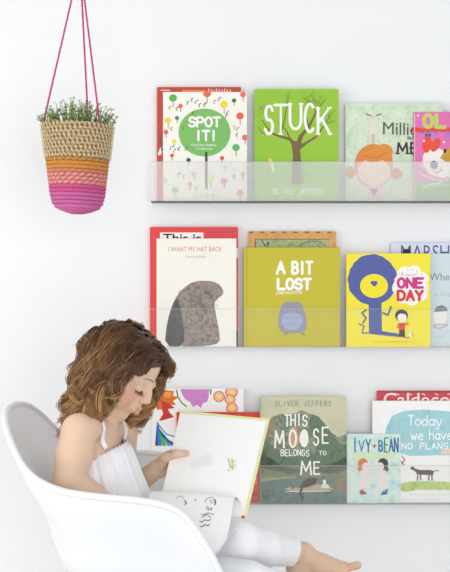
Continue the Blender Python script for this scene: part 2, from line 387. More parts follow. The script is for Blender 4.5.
for i in range(46):
    x, y = rnd.choice([(262, 110), (286, 100), (316, 100), (330, 115), (308, 98)]); b.line([(x + rnd.uniform(-7, 7), y + rnd.uniform(-8, 8)), (x + rnd.uniform(-7, 7), y + rnd.uniform(-8, 8))], .35, (118, 150, 60))
W_ = (250, 250, 242)
for ch, (l, r, t, bt) in zip('STUCK', [(265, 273, 106, 134), (275.5, 286, 105, 134), (290, 301, 104, 129), (305, 314, 104, 132), (318, 330, 108, 134)]):
    b.hand(ch, l, r, t, bt, 2.8, W_, thin=2.1, serif=1.6 if ch in 'TUK' else 0)
b.line([(270, 160), (273, 168), (272.5, 171)], [4, 3, 2], (246, 206, 90)); b.line([(272, 163), (273.5, 171)], 2, (240, 240, 225))
b.line([(272, 175), (290, 176)], .8, (130, 180, 70)); b.line([(300, 174), (321, 174)], 1.6, (110, 190, 130)); b.hand('OLIVER JEFFERS', 273, 324, 189, 194, .8, (252, 252, 245), gap=.45); b.done()

b = Book('pale mint green book with grey lettering, an orange shape on a pink face', 345.5, 443, 103, Z1, YB, .010, (206, 222, 196), group=G1, ground=mottled([(192, 216, 186), (210, 226, 200), (222, 230, 208)], 40, 'mint_paper'))
for i in range(9):
    for j in range(8): b.ell(351 + i * 11 + (j % 2) * 5.5, 108 + j * 11, 1.3, 1.3, (196, 214, 176), n=8, part='cover')
b.poly([(369.5, 120), (376.5, 120), (377, 156), (369, 156)], (228, 222, 200)); b.poly([(371, 134), (375, 134), (374.5, 150), (371.5, 150)], (206, 196, 170))
b.line([(366, 114), (373, 116.5), (381, 114)], 1.2, (120, 110, 100)); b.ell(373.5, 114.5, 3, 2.4, (230, 215, 208))
b.ell(350.5, 172.5, 5, 6, (206, 128, 78), n=16, jag=.15); b.ell(397, 174, 5.5, 6, (206, 128, 78), n=16, jag=.15)
b.ell(373.5, 166, 19, 22, (222, 136, 62), n=30); b.ell(384, 152, 9, 8, (226, 142, 66)); b.ell(374, 172, 16.5, 14, (244, 214, 196), n=30)
b.poly([(356, 163), (362, 152), (378, 148), (392, 156), (393, 165), (384, 160), (372, 163), (362, 159)], (226, 142, 66)); b.line([(362, 156), (376, 158), (386, 153)], .8, (196, 112, 50))
b.poly([(369, 185), (379, 185), (381, 199.6), (367, 199.6)], (240, 190, 200)); b.ell(372.4, 190.5, 2.1, 2.1, (176, 50, 90), n=10); b.ell(375.6, 190.5, 2.1, 2.1, (176, 50, 90), n=10); b.poly([(370.4, 191.5), (377.6, 191.5), (374, 196)], (176, 50, 90))
b.ell(362.5, 173, 2.2, 1.8, (240, 190, 180), n=10); b.ell(386, 173, 2.2, 1.8, (240, 190, 180), n=10)
b.type('Millie', 383, 417, 122, 134.5, (92, 86, 84), .0, rot=2); b.type('and', 407, 421, 135, 139.5, (92, 86, 84), .01); b.hand('ME', 397.5, 421, 143, 153.5, 2, (56, 54, 56), serif=1.8, gap=.35)
b.line([(413, 160), (413, 198)], .4, (170, 180, 160)); b.done()

b = Book('hot pink paperback with lime letters, overlapping the mint green book', 414, 492, 112, Z1, YM, .007, (226, 112, 176), hard=False, group=G1)
b.poly([(414, 180), (430, 182), (450, 178), (492, 176), (492, 200), (414, 200)], (156, 188, 92)); b.poly([(414, 192), (450, 187), (492, 190), (492, 200), (414, 200)], (130, 172, 80))
b.line([(414, 129.5), (424, 131), (440, 129.5), (470, 131)], 4.4, (226, 72, 60))
b.hand('OLIVE', 424, 482, 115, 127, 4, (196, 206, 100), gap=.5)
b.type('MY  B', 424, 452, 131.5, 137, (150, 130, 214), .03, rot=0)
b.ell(436, 162, 13, 15, (246, 236, 230), rot=-30); b.poly([(440, 158), (446, 149), (460, 146), (478, 150), (482, 164), (466, 165), (446, 162)], (206, 156, 52)); b.ell(452, 170, 16, 8, (248, 240, 236), rot=-15)
b.ell(427, 144.5, 4.5, 8.5, (232, 78, 60), rot=8); b.ell(435.5, 145, 4.2, 7.5, (232, 82, 64), rot=30)
b.ell(434, 165, 4, 4.2, (58, 62, 92)); b.ell(445, 151, 1.3, 2.3, (40, 36, 40), rot=20); b.line([(434, 171), (438, 173), (442, 169)], .8, (90, 60, 70))
b.line([(421, 174), (430, 178), (442, 181)], 1.8, (240, 200, 226)); b.line([(422, 187), (434, 184), (442, 183)], 1.8, (190, 226, 226))
b.ell(447, 180, 3, 3, (90, 60, 80)); b.ell(447, 180, 2.2, 2.2, (230, 180, 190))
for x, y in [(418, 115.5), (421, 166.5), (444, 142), (424, 141), (462, 140)]: b.ell(x, y, 1.2, 1.2, (252, 226, 240), n=8)
b.line([(413.9, 155), (414.3, 160)], .8, (80, 70, 80)); b.line([(414.6, 114), (414.6, 199)], .9, (232, 196, 216)); b.done()

# ---- middle shelf
b = Book('bright red book behind the cream book with a grey rounded shape', 150, 238, 227, Z2, YB, .010, (226, 62, 58), group=G2)
b.poly([(160, 232.5), (203.5, 232.5), (203.5, 250), (160, 250)], (248, 240, 236)); b.type('This is', 163, 201, 233.6, 242.5, (60, 50, 52), .02)
b.line([(207, 233), (214, 231.5), (222, 232.5), (234, 231)], 1.6, (170, 80, 120)); b.poly([(230, 248), (238, 248), (238, 258), (230, 258)], (246, 240, 236)); b.poly([(232, 331), (237.8, 331), (237.8, 346.5), (232, 346.5)], (70, 62, 66)); b.done()
b = Book('cream book with thin red capitals above a dark grey rounded animal shape', 156.5, 236.3, 238.5, Z2, YM, .011, (242, 239, 228), group=G2)
b.type('I WANT MY HAT BACK', 168.5, 222, 246.8, 251.5, (206, 118, 104), .0); b.type('JON KLASSEN', 185.5, 206, 255.8, 258.4, (170, 160, 152), .0)
fur = mottled([(112, 102, 98), (136, 124, 116), (160, 148, 138), (124, 112, 106)], 90, 'grey_fur_print', 6); fdk = mottled([(78, 78, 78), (98, 96, 95), (86, 84, 84)], 60, 'dark_fur_print', 5)
b.poly([(164.5, 346.4), (167, 322), (173, 302), (181, 290), (191, 282.5), (200, 280.5), (212, 281), (219, 284), (223, 289), (223.5, 294), (219, 297.5), (214, 302), (216, 316), (219.5, 332), (220, 346.4)], None, m=fur, sm=2)
b.poly([(164.5, 346.4), (167, 322), (173, 303), (178, 297), (181, 310), (184, 328), (184, 346.4)], None, m=fdk, sm=1)
rr = random.Random(2)
for i in range(110):
    x, y = rr.uniform(186, 217), rr.uniform(292, 345)
    b.line([(x, y), (x + .3, y + 1.5)], .45, (92, 80, 76) if rr.random() < .7 else (176, 166, 156))
b.line([(180, 290), (179, 294)], .5, (80, 76, 76)); b.done()

b = Book('tan framed book behind the olive yellow book, only its top showing', 248.5, 336, 231.5, Z2, YB, .010, (214, 160, 92), group=G2, ground=mottled([(206, 150, 86), (222, 168, 100)], 60, 'tan_cloth'))
for i in range(8): b.poly([(248.8 + i * 11.2, 231.6), (253 + i * 11.2, 231.6), (253 + i * 11.2, 233), (248.8 + i * 11.2, 233)], (120, 92, 60))
b.poly([(255, 239), (329.5, 239), (329.5, 262), (255, 262)], None, m=mottled([(138, 146, 104), (164, 172, 124), (178, 180, 140)], 120, 'olive_print')); b.line([(255, 239.2), (329.5, 239.2)], .8, (126, 100, 64))
b.line([(255.4, 239), (255.4, 262)], 1, (110, 90, 60)); b.line([(262, 240), (265, 246), (269, 242), (267, 250)], 1, (60, 60, 54)); b.line([(300, 246), (306, 242), (318, 241), (326, 246)], .8, (104, 110, 80)); b.done()
b = Book('olive yellow book with chunky white letters over a grey oval shape', 244, 340, 247.5, Z2, YM, .012, (196, 184, 32), group=G2)
b.line([(246.8, 248), (246.8, 347)], .6, (176, 164, 22), 'cover')
b.hand('A', 277, 284.5, 262, 273.5, 2.6, W_); b.hand('BIT', 292.5, 312, 262, 273.5, 2.7, W_, gap=.3); b.hand('LOST', 278, 310.5, 279, 289, 2.8, W_, gap=.32)
b.type('CHRIS HAUGHTON', 276, 302, 291.5, 294.8, (246, 244, 220), .02, rot=-2)
b.poly([(279.5, 330), (278, 322), (279, 312), (282, 304), (286, 301.5), (297, 301.5), (302, 304), (305, 312), (307, 322), (306, 330), (301, 333.2), (284, 333.2)], (150, 150, 166), sm=2)
b.ell(292, 321, 11, 9, (166, 176, 206), jag=.04); b.line([(287, 313), (297, 313)], .6, (150, 150, 170))
b.line([(284, 318), (300, 318)], .5, (130, 140, 170)); b.line([(283, 324), (301, 324)], .5, (130, 140, 170))
b.line([(287, 333), (285, 335)], 1.4, (96, 96, 110)); b.line([(302, 333), (304, 334.5)], 1.4, (96, 96, 110)); b.done()

b = Book('pale lilac book with dark slanted capitals, mostly hidden behind the bright yellow book', 391, 486, 243, Z2, YB, .009, (214, 218, 238), group=G2)
b.type('MARSHALL', 401, 476, 245, 260, (84, 94, 130), .0); b.poly([(403, 249), (410, 249), (410.5, 260), (402, 260)], (44, 34, 42)); b.done()
b = Book('light blue grey book with thin grey letters, right of the bright yellow book', 407, 495, 253.5, Z2, YM, .007, (206, 220, 224), group=G2, hard=False)
b.type('When', 429.5, 454, 273, 280.5, (128, 138, 146), .0); b.type('LOST', 436, 456, 293, 296.5, (176, 190, 196), .0)
b.ell(440, 316, 7, 8.5, (240, 236, 232)); b.poly([(434, 312), (436, 307), (442, 304.8), (447, 308), (447.4, 311)], (134, 132, 140)); b.line([(434, 325), (440, 324), (448, 325), (440, 328.5), (434, 327), (434, 325)], .8, (206, 140, 140)); b.line([(436, 336), (444, 337)], .5, (170, 186, 192)); b.done()
b = Book('bright yellow book with a big blue rounded shape and a white cloud title', 346.5, 430.3, 253.5, Z2, YF, .010, (244, 226, 44), group=G2)
bl = (84, 96, 160)
b.ell(372.5, 280, 24.5, 25.5, bl, n=44, jag=.03)
b.poly([(368.5, 300), (381.5, 300), (382, 333), (369, 333)], bl); b.poly([(370, 331), (382, 331), (404, 334.5), (398, 337), (370, 334)], bl)
b.line([(366, 310), (362, 313), (366, 318), (363, 323)], 1.8, bl); b.line([(383, 313), (388, 315), (391, 307)], 2, bl); b.line([(369, 333), (362, 333), (364, 326), (359, 324)], 1.3, bl)
b.ell(374, 286, 14, 12, (244, 226, 44), n=30); b.poly([(369, 281), (379, 281), (374.5, 288)], bl, sm=1)
for x, y, r in [(405, 274, 8), (414, 272, 7), (421, 279, 7.5), (420, 288, 8.5), (421, 295, 6.5), (412, 299, 7), (403, 297, 7), (400, 288, 8), (401, 281, 7), (411, 286, 14)]: b.ell(x, y, r, r * .95, (250, 244, 240), 'title_cloud', n=18)
for i in range(26):
    a = i * 2.4; b.ell(410 + 16.5 * math.cos(a) , 285.5 + 15.5 * math.sin(a), .6, .6, [(236, 110, 150), (240, 150, 90), (150, 190, 220)][i % 3], 'title_cloud', n=6)
b.line([(401, 276), (402, 272), (403, 276)], .6, (210, 160, 170)); b.line([(405, 276), (407, 274), (409, 276), (411, 274), (413, 276), (417, 273)], .6, (210, 160, 170))
b.hand('ONE', 398, 422.5, 278.5, 287.5, 2.8, (210, 50, 130), gap=.35); b.hand('DAY', 398, 422.5, 291, 300, 2.8, (222, 50, 60), gap=.35)
b.ell(401.5, 315.5, 6.4, 6, (48, 48, 54)); b.ell(402, 317.5, 4.6, 4.4, (246, 238, 228)); b.poly([(397, 314), (399, 311), (406, 311.5), (407.5, 315), (402, 313.5)], (48, 48, 54))
b.poly([(398.5, 323), (405.5, 323), (404.8, 330), (399.2, 330)], (222, 60, 66)); b.line([(399, 323.5), (397, 327), (400, 328.5)], 1, (222, 70, 70)); b.line([(405, 323.5), (408, 325), (407.5, 322)], 1, (222, 70, 70))
b.poly([(399.2, 330), (404.8, 330), (405, 337), (399, 337)], (62, 56, 62)); b.ell(410.5, 334.5, 1.6, 2.4, (250, 248, 244)); b.line([(411.6, 333), (412.4, 336)], .7, (90, 90, 90)); b.line([(404, 337.4), (409, 337.8)], .9, bl)

for i in range(14): b.line([(372 + i * 3.3, 341.7), (373.8 + i * 3.3, 341.7)], .7, (190, 172, 60))
b.line([(350, 341), (351, 341)], .3, (190, 172, 60)); b.line([(354, 313), (358, 311), (357, 316)], .8, (238, 230, 140)); b.done()

# ---- lowest shelf
b = Book('white book with red, orange, purple and green cut paper shapes', 152, 243.5, 388.5, Z3, YB, .011, (246, 244, 240), group=G3)
o1, o2, o3 = (226, 112, 50), (240, 160, 70), (206, 58, 46)
for pts, c in [([(156, 393), (164, 390), (174, 391), (173, 396), (179, 397), (173, 401), (176, 405), (166, 405), (160, 400)], o1), ([(163, 392), (172, 392), (170, 398), (164, 397)], o2), ([(160, 400), (168, 403), (175, 408), (168, 409), (170, 414), (162, 411)], o3), ([(162, 408), (169, 412), (174, 417), (164, 420), (159, 421), (163, 414)], o3), ([(155, 396), (161, 401), (163, 409), (157, 410)], o1)]: b.poly(pts, c)
b.line([(176.5, 390), (178, 397), (182, 403), (186.5, 406.5)], 1.3, (70, 140, 84)); b.line([(211, 389.4), (210.5, 394)], 1.3, (70, 140, 84)); b.line([(208.5, 389.4), (209, 391.5)], .9, (70, 140, 84))
pu = mottled([(168, 150, 222), (206, 140, 206), (226, 120, 180), (150, 150, 226)], 160, 'purple_scribble', 4)
b.poly([(180, 389.2), (208, 389.2), (209, 396), (207, 402), (203, 403), (201, 408), (197, 405), (193, 407), (190, 402), (186, 400), (183, 396)], None, m=pu)
for x, y, rx in [(219, 396.5, 6), (231.5, 392, 6.5), (230, 399.5, 5.5), (232, 408, 6)]:
    b.ell(x, y, rx, rx * .95, (222, 120, 150), n=18); b.ell(x, y, rx * .78, rx * .74, (244, 196, 130), n=16); b.ell(x, y, rx * .4, rx * .36, (248, 214, 140), n=12)
for i, (x, c) in enumerate([(156.5, (50, 80, 160)), (159.5, (60, 130, 200)), (164, (90, 180, 90)), (169, (80, 160, 210)), (173.5, (50, 100, 180))]):
    b.poly([(157, 421 + i), (159, 424 + i * 2), (x + 2.5, 445.8), (x - 1.5, 445.8)], c)
b.line([(158, 424), (166, 434), (176, 437)], 1.2, (70, 150, 200)); b.line([(158, 428), (168, 440), (177, 445)], 1.2, (60, 110, 190)); b.done()
b = Book('plain red book half hidden behind the open book in the hands', 176.5, 259.5, 412.5, Z3, YM, .010, (206, 62, 40), group=G3)
b.line([(255, 440), (255, 452)], 2, (120, 46, 40)); b.line([(256, 478), (256, 484)], 1.6, (226, 120, 100)); b.poly([(176.7, 493), (259.3, 493), (259.3, 496), (176.7, 496)], (170, 44, 34)); b.done()

sky = mottled([(206, 202, 168), (212, 208, 178), (200, 200, 166)], 14, 'pale_sky_print')
b = Book('book showing a green mountain lake with white hand-drawn capitals', 260, 346.3, 396.5, Z3, YF, .011, (206, 202, 168), group=G3, ground=sky)
far = mottled([(126, 140, 116), (150, 158, 132), (104, 122, 106), (168, 164, 136)], 50, 'far_mountain_print', 6)
mid = mottled([(84, 108, 90), (112, 130, 106), (96, 122, 108)], 50, 'mid_mountain_print', 6)
nr = mottled([(58, 76, 58), (84, 98, 70), (70, 90, 68)], 60, 'near_hill_print', 6)
wt = mottled([(66, 92, 84), (100, 126, 116), (82, 110, 100)], 45, 'lake_print', 4)
b.poly([(260, 428), (266, 424), (272, 417), (280, 414), (288, 414), (296, 413), (302, 410), (308, 413), (318, 416), (325, 424), (331, 432), (338, 437), (346.3, 434), (346.3, 482), (260, 482)], None, m=far)
b.poly([(312, 414), (319, 417), (326, 426), (334, 437), (342, 446), (346.3, 447), (346.3, 476), (310, 470), (318, 446), (308, 424)], None, m=mid)
b.poly([(272, 418), (278, 430), (284, 444), (278, 440), (270, 434), (262, 442), (260, 440), (260, 429)], None, m=mottled([(170, 150, 124), (134, 134, 112)], 70, 'warm_rock_print', 6))
b.poly([(260, 434), (268, 442), (278, 452), (290, 458), (306, 452), (320, 456), (336, 448), (346.3, 444), (346.3, 480), (260, 480)], None, m=mid)
b.poly([(260, 452), (270, 458), (282, 466), (300, 470), (312, 464), (326, 468), (346.3, 456), (346.3, 484), (260, 484)], None, m=nr)
b.poly([(260, 468), (272, 470), (290, 474), (312, 471), (330, 474), (346.3, 470), (346.3, 484), (260, 484)], None, m=mottled([(96, 112, 66), (128, 136, 90), (80, 98, 62)], 90, 'shore_print', 6))
b.poly([(260, 479), (290, 477.5), (330, 478), (346.3, 480), (346.3, 503.6), (260, 503.6)], None, m=wt)
b.poly([(260, 478), (292, 476.6), (300, 477.4), (278, 479.5), (260, 482)], (150, 156, 132)); b.poly([(336, 481), (346.3, 478), (346.3, 492), (332, 490), (326, 486)], None, m=mottled([(150, 128, 96), (120, 112, 84)], 80, 'earth_print'))
b.poly([(284, 489), (290, 487), (304, 488), (318, 484), (330, 487), (334, 489), (318, 492), (296, 492.5)], (184, 164, 140)); b.line([(286, 491.5), (330, 491)], .8, (230, 224, 210))
b.poly([(300, 488), (303, 481), (310, 477.5), (318, 478), (316, 483), (309, 487)], (66, 42, 34)); b.line([(302, 487), (300, 494), (303, 498), (301, 502)], [2, 2.4, 1.6, 1], (56, 44, 38))
b.ell(324.5, 482, 1.8, 2.4, (240, 236, 226)); b.poly([(322, 484), (328, 484), (330, 488), (321, 488)], (226, 226, 220)); b.ell(293, 487.5, 1.2, 1.2, (140, 60, 50)); b.ell(289, 488.5, 1, 1, (200, 190, 170))
b.hand('OLIVER JEFFERS', 275, 331, 401, 406, .7, (140, 152, 140), gap=.7)
b.poly([(290, 428), (296, 426), (299, 438), (298, 446), (291, 446)], (214, 160, 130)); b.ell(304, 438.5, 4.6, 8.5, (246, 246, 238), 'title_lettering')
b.hand('THIS', 285, 307, 414.5, 425.5, 1.5, W_, gap=.35, jig=.7, serif=.6); b.hand('M', 275, 284, 431, 447.5, 2, W_, thin=1.3); b.hand('O', 289.5, 296, 430, 447, 2, W_); b.hand('O', 301.5, 307, 430.5, 446, 2.6, W_)
b.hand('S', 313.5, 318.5, 429, 445, 1.7, W_); b.hand('E', 322.5, 328, 427.5, 443, 1.7, W_); b.hand('BELONGS', 281, 309, 449.6, 455.8, .9, W_, gap=.4, jig=.5); b.hand('TO', 319, 326, 451, 455, .8, W_, gap=.4)
b.hand('M', 301, 311, 461.5, 474.5, 1.8, W_); b.hand('E', 314, 319.5, 462, 474, 1.7, W_)
b.line([(260.3, 398), (260.3, 503)], .5, (150, 150, 130)); b.done()

b = Book('crimson book top edge with white swirling capitals above the sky blue cover', 377, 476, 391, Z3, YB, .009, (208, 62, 78), group=G3)
b.poly([(377, 391.2), (476, 391.2), (476, 392.4), (377, 392.4)], (160, 60, 60)); b.type('Caldecott', 383.5, 464, 392.8, 406, (248, 232, 226), .01)
for i in range(5): b.line([(396 + i * 13, 393.5), (399 + i * 13, 395)], .8, (248, 232, 226), 'title_lettering')
b.done()
b = Book('white book with a sky blue paint patch and a small brown animal on grass', 372.5, 474, 401, Z3, YM, .011, (247, 246, 243), group=G3)
b.poly([(384, 446), (386, 428), (392, 416), (404, 411), (424, 409.5), (444, 411), (466, 414), (474, 422), (474, 452), (456, 455), (430, 455.5), (410, 456), (396, 452)], None, m=mottled([(150, 204, 212), (170, 214, 218), (158, 208, 216)], 30, 'sky_paint'))
b.hand('Today', 408, 442, 415.5, 425.5, 1.1, (250, 252, 250), gap=.15); b.hand('we', 411, 423.5, 430, 440, 1.1, (250, 252, 250)); b.hand('have', 429.5, 452, 429.5, 439.5, 1.1, (250, 252, 250)); b.hand('NO PLANS', 402, 448, 443, 449, 1, (250, 252, 250), gap=.45)
b.poly([(398, 484), (410, 481.5), (430, 481), (450, 482), (474, 480), (474, 488), (450, 490), (420, 489.5), (406, 492), (398, 490)], None, m=mottled([(166, 196, 92), (196, 214, 126), (150, 186, 80)], 70, 'grass_paint', 5))
brn = (84, 56, 50)
b.poly([(410, 467.6), (413, 466.2), (415, 468.5), (420, 470), (431, 470), (434, 471.4), (433, 475), (429, 475), (420, 474.6), (417, 474), (414, 470.4), (411, 469.4)], brn)
for x0, x1 in [(418, 417.4), (420.4, 420.6), (429.2, 428.6), (431.8, 432)]: b.line([(x0, 473), (x1, 480)], 1.3, brn)
b.line([(432.5, 471.4), (437, 470.4), (438.5, 471)], .8, brn)
b.poly([(441, 451), (450, 448), (466, 452), (466, 454), (441, 454)], (240, 210, 190)); b.line([(450, 454), (450, 481)], .6, (226, 216, 206)); b.line([(402, 456), (405, 460), (402, 463)], 1, (196, 60, 70)); b.line([(401, 461.5), (404, 465)], .8, (60, 50, 60))
for i in range(9): b.line([(410 + i * 4.6, 494.6), (412.4 + i * 4.6, 494.6)], .5, (200, 196, 190))
b.done()
b = Book('small aqua watercolour paperback with slim blue capitals and two pale figures', 346.8, 400.5, 434, Z3, YF, .006, (190, 224, 222), group=G3, hard=False, ground=mottled([(166, 212, 216), (206, 232, 228), (226, 238, 222), (176, 222, 206)], 34, 'aqua_wash', 5))
b.poly([(352, 452), (396, 452), (392, 460), (370, 458), (354, 462)], (214, 230, 200))
for i, (ch, l, r, c) in enumerate([('I', 353, 357, (60, 120, 170)), ('V', 359, 364, (70, 150, 190)), ('Y', 366, 370.5, (56, 110, 160)), ('B', 379, 382.5, (50, 110, 170)), ('E', 384.6, 388, (90, 150, 110)), ('A', 389.5, 393, (56, 110, 160)), ('N', 394.4, 398, (56, 110, 160))]):
    b.hand(ch, l, r, 438 + (i % 2) * 1.2 + (1.6 if i in (1, 2, 3) else 0), 452 - (i % 2), 1.4, c)
b.hand('+', 373, 376, 444, 448, 1.1, (206, 70, 60))
for x, hc, d in [(364, (222, 132, 84), 1), (382, (82, 72, 74), -1)]:
    b.ell(x - d, 464, 5, 6, hc, n=18, jag=.06); b.ell(x + d * 2, 466.5, 4, 4.2, (244, 228, 218), n=14); b.ell(x - d * 4.5, 469, 2.2, 2.6, hc, n=10)
    b.poly([(x - 3, 470.5), (x + 4, 470.5), (x + 5, 488), (x - 5, 488)], (240, 226, 222)); b.line([(x + d * 2, 474), (x + d * 6, 476.5), (x + d * 8, 472)], 1.4, (240, 220, 212))
b.poly([(359, 491), (363, 489), (367, 494), (361, 495)], (190, 50, 66)); b.poly([(380, 495), (384, 490), (388, 488.5), (387, 494.5)], (40, 90, 140))
b.line([(364, 488), (363, 491)], .9, (236, 214, 206)); b.line([(384, 488), (385, 491)], .9, (236, 214, 206)); b.done()

# ------------------------------------------------------------ hanging woven basket with three cords, and its plant
YK = -.36
c0 = P(77.5, 130, YK); KS = (YK + DIST) / FPX
hx, hz = P(80, -37, YK).x, P(80, -37, YK).z
kr = root('hanging_basket', (c0.x, YK, P(77, 211, YK).z), 'woven grass basket dipped in orange and pink, hung by three pink cords', 'basket')
straw = mat((204, 180, 138), .8, .2, .35, 220, .5); straw2 = mat((160, 128, 88), .8, .2, .35, 260, .5); hi = mat((236, 222, 190), .8, .2, .15, 220)
orange = mat((208, 142, 66), .75, .2, .18, 200, .4); tan = mat((222, 164, 120), .75, .2, .15, 200, .4); pink = mat((204, 88, 140), .7, .2, .18, 200, .4); mauve = mat((202, 104, 160), .7, .2, .12, 200, .4); rose = mat((206, 112, 140), .7, .2, .15, 200, .4)
m = MB(); NR = 21; top_z = P(77, 127, YK).z; bot_z = P(77, 203, YK).z; pitch = (top_z - bot_z) / (NR - 1); tilt = -.035
def brad(t):   # t 0 top .. 1 bottom
    return KS * (33.6 - 8.8 * t ** 1.05 - 2.2 * max(0, t - .9) * 10 * .5)
for i in range(NR):
    t = i / (NR - 1); R = brad(t); z = top_z - i * pitch; rr_ = pitch * .56; n = 120
    if i < 9: cols = (straw, straw2)
    else: cols = {9: (orange, straw2), 10: (orange, orange), 11: (orange, orange), 12: (orange, rose), 13: (rose, tan), 14: (tan, rose), 15: (rose, tan)}.get(i, (pink, pink) if i < 18 else (mauve, mauve))
    tw = 46 if i < 9 else 26
    for q in (0, 1):
        pts = []
        for k in range(n * 2 + 1):
            a = 2 * PI * k / (n * 2); ph = a * tw + q * PI + i * .9; e = rr_ * (.42 if i < 9 else .3)
            r2 = R + e * math.cos(ph); pts.append((c0.x + r2 * math.cos(a), YK + r2 * math.sin(a), z + tilt * r2 * math.cos(a) + e * math.sin(ph)))
        m.tube(pts, rr_ * (.72 if i < 9 else .8), cols[q], 5, cap=False)
# coiled base
for j in range(7):
    R = brad(1) * (1 - (j + 1) / 7.6) ; z = bot_z - pitch * (.9 + .42 * j - .03 * j * j)
    m.tube([(c0.x + R * math.cos(2 * PI * k / 60), YK + R * math.sin(2 * PI * k / 60), z + tilt * R * math.cos(2 * PI * k / 60)) for k in range(61)], pitch * .75, mauve if j < 4 else pink, 6, cap=False)
m.tube([(c0.x, YK, bot_z - pitch * 2.9), (c0.x, YK, bot_z - pitch * 1.5)], brad(1) * .3, mauve, 12)
m.build('woven_body', kr, smooth=True)
m = MB()   # lighter whip stitches over the grass coils
for i in range(9):
    R = brad(i / (NR - 1)) + pitch * .78; z = top_z - i * pitch
    for k in range(44):
        a = 2 * PI * (k + .4 * i) / 44; s = .035
        m.tube([(c0.x + R * math.cos(a - s), YK + R * math.sin(a - s), z + pitch * .45 + tilt * R * math.cos(a)), (c0.x + (R + .0008) * math.cos(a), YK + (R + .0008) * math.sin(a), z + tilt * R * math.cos(a)), (c0.x + R * math.cos(a + s), YK + R * math.sin(a + s), z - pitch * .45 + tilt * R * math.cos(a))], .0009, hi, 4)
m.build('whip_stitching', kr)
cord_m = mat((206, 68, 128), .7, .2, .1, 400)
for a, e in [((P(43, 128, YK).x, YK - .01, P(43, 128, YK).z), 0), ((P(102, 127, YK).x, YK - .052, P(102, 125, YK).z), 1), ((P(85, 118, YK).x, YK + .066, P(85, 122, YK).z), 2)]:
    m = MB(); A = Vector(a); B = Vector((hx, YK, hz)); N = 260
    ax = (B - A).normalized(); n1 = ax.cross(Vector((0, 1, 0))).normalized(); n2 = ax.cross(n1)
    for q in (0, 1):
        m.tube([A + (B - A) * k / N + (n1 * math.cos(k * .75 + q * PI) + n2 * math.sin(k * .75 + q * PI)) * .0011 for k in range(N + 1)], .0014, cord_m, 5)
    m.tube([A + Vector((0, 0, -.012)), A + Vector((0, 0, .003))], .0032, cord_m, 8); m.build('cord', kr, smooth=True)
m = MB(); m.tube([(hx, YK, hz - .012), (hx, YK, hz - .004), (hx, YK, hz + .006), (hx, YK, hz + .014)], [.004, .008, .008, .003], cord_m, 12)
m.tube([(hx, YK, hz + .01), (hx, YK, 2.742)], .0022, cord_m, 8); m.tube([(hx, YK, 2.735), (hx, YK, 2.7498)], .016, mat((240, 240, 240), .3), 16); m.build('hanging_knot', kr, smooth=True)

pz = top_z - .02
pr = root('leafy_plant', (c0.x, YK, pz - .03), 'small leafy green plant growing out of the hanging basket', 'plant')
rnd = random.Random(11); stem = MB(); leaf = MB(); soil = MB()
greens = [mat(c, .5, .3) for c in [(104, 140, 58), (134, 164, 76), (166, 186, 104), (84, 116, 50), (200, 206, 142), (206, 192, 156)]]
soil.tube([(c0.x, YK, pz - .03), (c0.x, YK, pz)], brad(.2) * .86, mat((84, 66, 50), .9, .1, .3, 100), 24); soil.build('soil', pr)
for i in range(190):
    a = rnd.uniform(0, 2 * PI); q = rnd.random() ** .5; R = brad(0) * .75 * q
    base = Vector((c0.x + R * math.cos(a), YK + R * math.sin(a), pz)); lean = .34 + .5 * q
    d = Vector((math.cos(a) * lean * q, math.sin(a) * lean * q, 1)).normalized()
    L = rnd.uniform(.046, .084) * (1.12 - .4 * q); pts = [base]
    for k in range(5):
        d = (d + Vector((rnd.uniform(-.2, .2), rnd.uniform(-.2, .2), rnd.uniform(-.08, .1)))).normalized(); pts.append(pts[-1] + d * L / 5)
    stem.tube(pts, .0006, greens[0], 4)
    for k in range(1, 6):
        for j in range(3 if k < 5 else 5):
            a2 = rnd.uniform(0, 2 * PI); o = Vector((math.cos(a2), math.sin(a2), rnd.uniform(-.1, .9))).normalized(); s = rnd.uniform(.0036, .0062)
            sd = o.cross(d).normalized() if o.cross(d).length > .01 else Vector((1, 0, 0)); p = pts[k]; up = o.cross(sd)
            leaf.add([p, p + o * s * .5 + sd * s * .38 + up * s * .1, p + o * s * 1.25, p + o * s * .5 - sd * s * .38 + up * s * .1], [(0, 1, 2), (0, 2, 3)], rnd.choice(greens[:5] if k < 5 else greens[1:]))
stem.build('stems', pr); leaf.build('foliage', pr)

# ------------------------------------------------------------ moulded armchair
CX, CY = 0.0, -.55
white_pl = mat((238, 239, 242), .28, .5)
rim_half = [(-.424, 0, .815), (-.421, .07, .813), (-.410, .14, .800), (-.392, .195, .773), (-.366, .235, .736), (-.335, .262, .710), (-.29, .277, .692), (-.23, .284, .683), (-.16, .286, .677), (-.11, .285, .668), (-.078, .282, .651), (-.052, .277, .618), (-.028, .271, .577), (-.004, .263, .527), (.022, .25, .478), (.055, .225, .443), (.09, .17, .427), (.112, .09, .421), (.118, 0, .42)]
def catmull(pts, n):
    out = []
    for i in range(len(pts) - 1):
        p0, p1, p2, p3 = [np.array(pts[max(0, min(len(pts) - 1, j))]) for j in (i - 1, i, i + 1, i + 2)]
        for k in range(n):
            t = k / n; out.append(.5 * (2 * p1 + (p2 - p0) * t + (2 * p0 - 5 * p1 + 4 * p2 - p3) * t * t + (3 * p1 - p0 - 3 * p2 + p3) * t ** 3))
    out.append(np.array(pts[-1])); return out
ext = [(rim_half[1][0], -rim_half[1][1], rim_half[1][2])] + rim_half + [(rim_half[-2][0], -rim_half[-2][1], rim_half[-2][2])]
hf = catmull(ext, 5)[5:-5]
rim = [np.array([CX + p[0], CY - p[1], p[2]]) for p in hf] + [np.array([CX + p[0], CY + p[1], p[2]]) for p in hf[-2:0:-1]]
cr = root('armchair', (CX - .16, CY, 0), 'white moulded plastic bucket armchair the reading child sits in', 'chair')
seat_c = np.array([CX - .13, CY, .425]); NRim = len(rim); NS = 26
vs = []
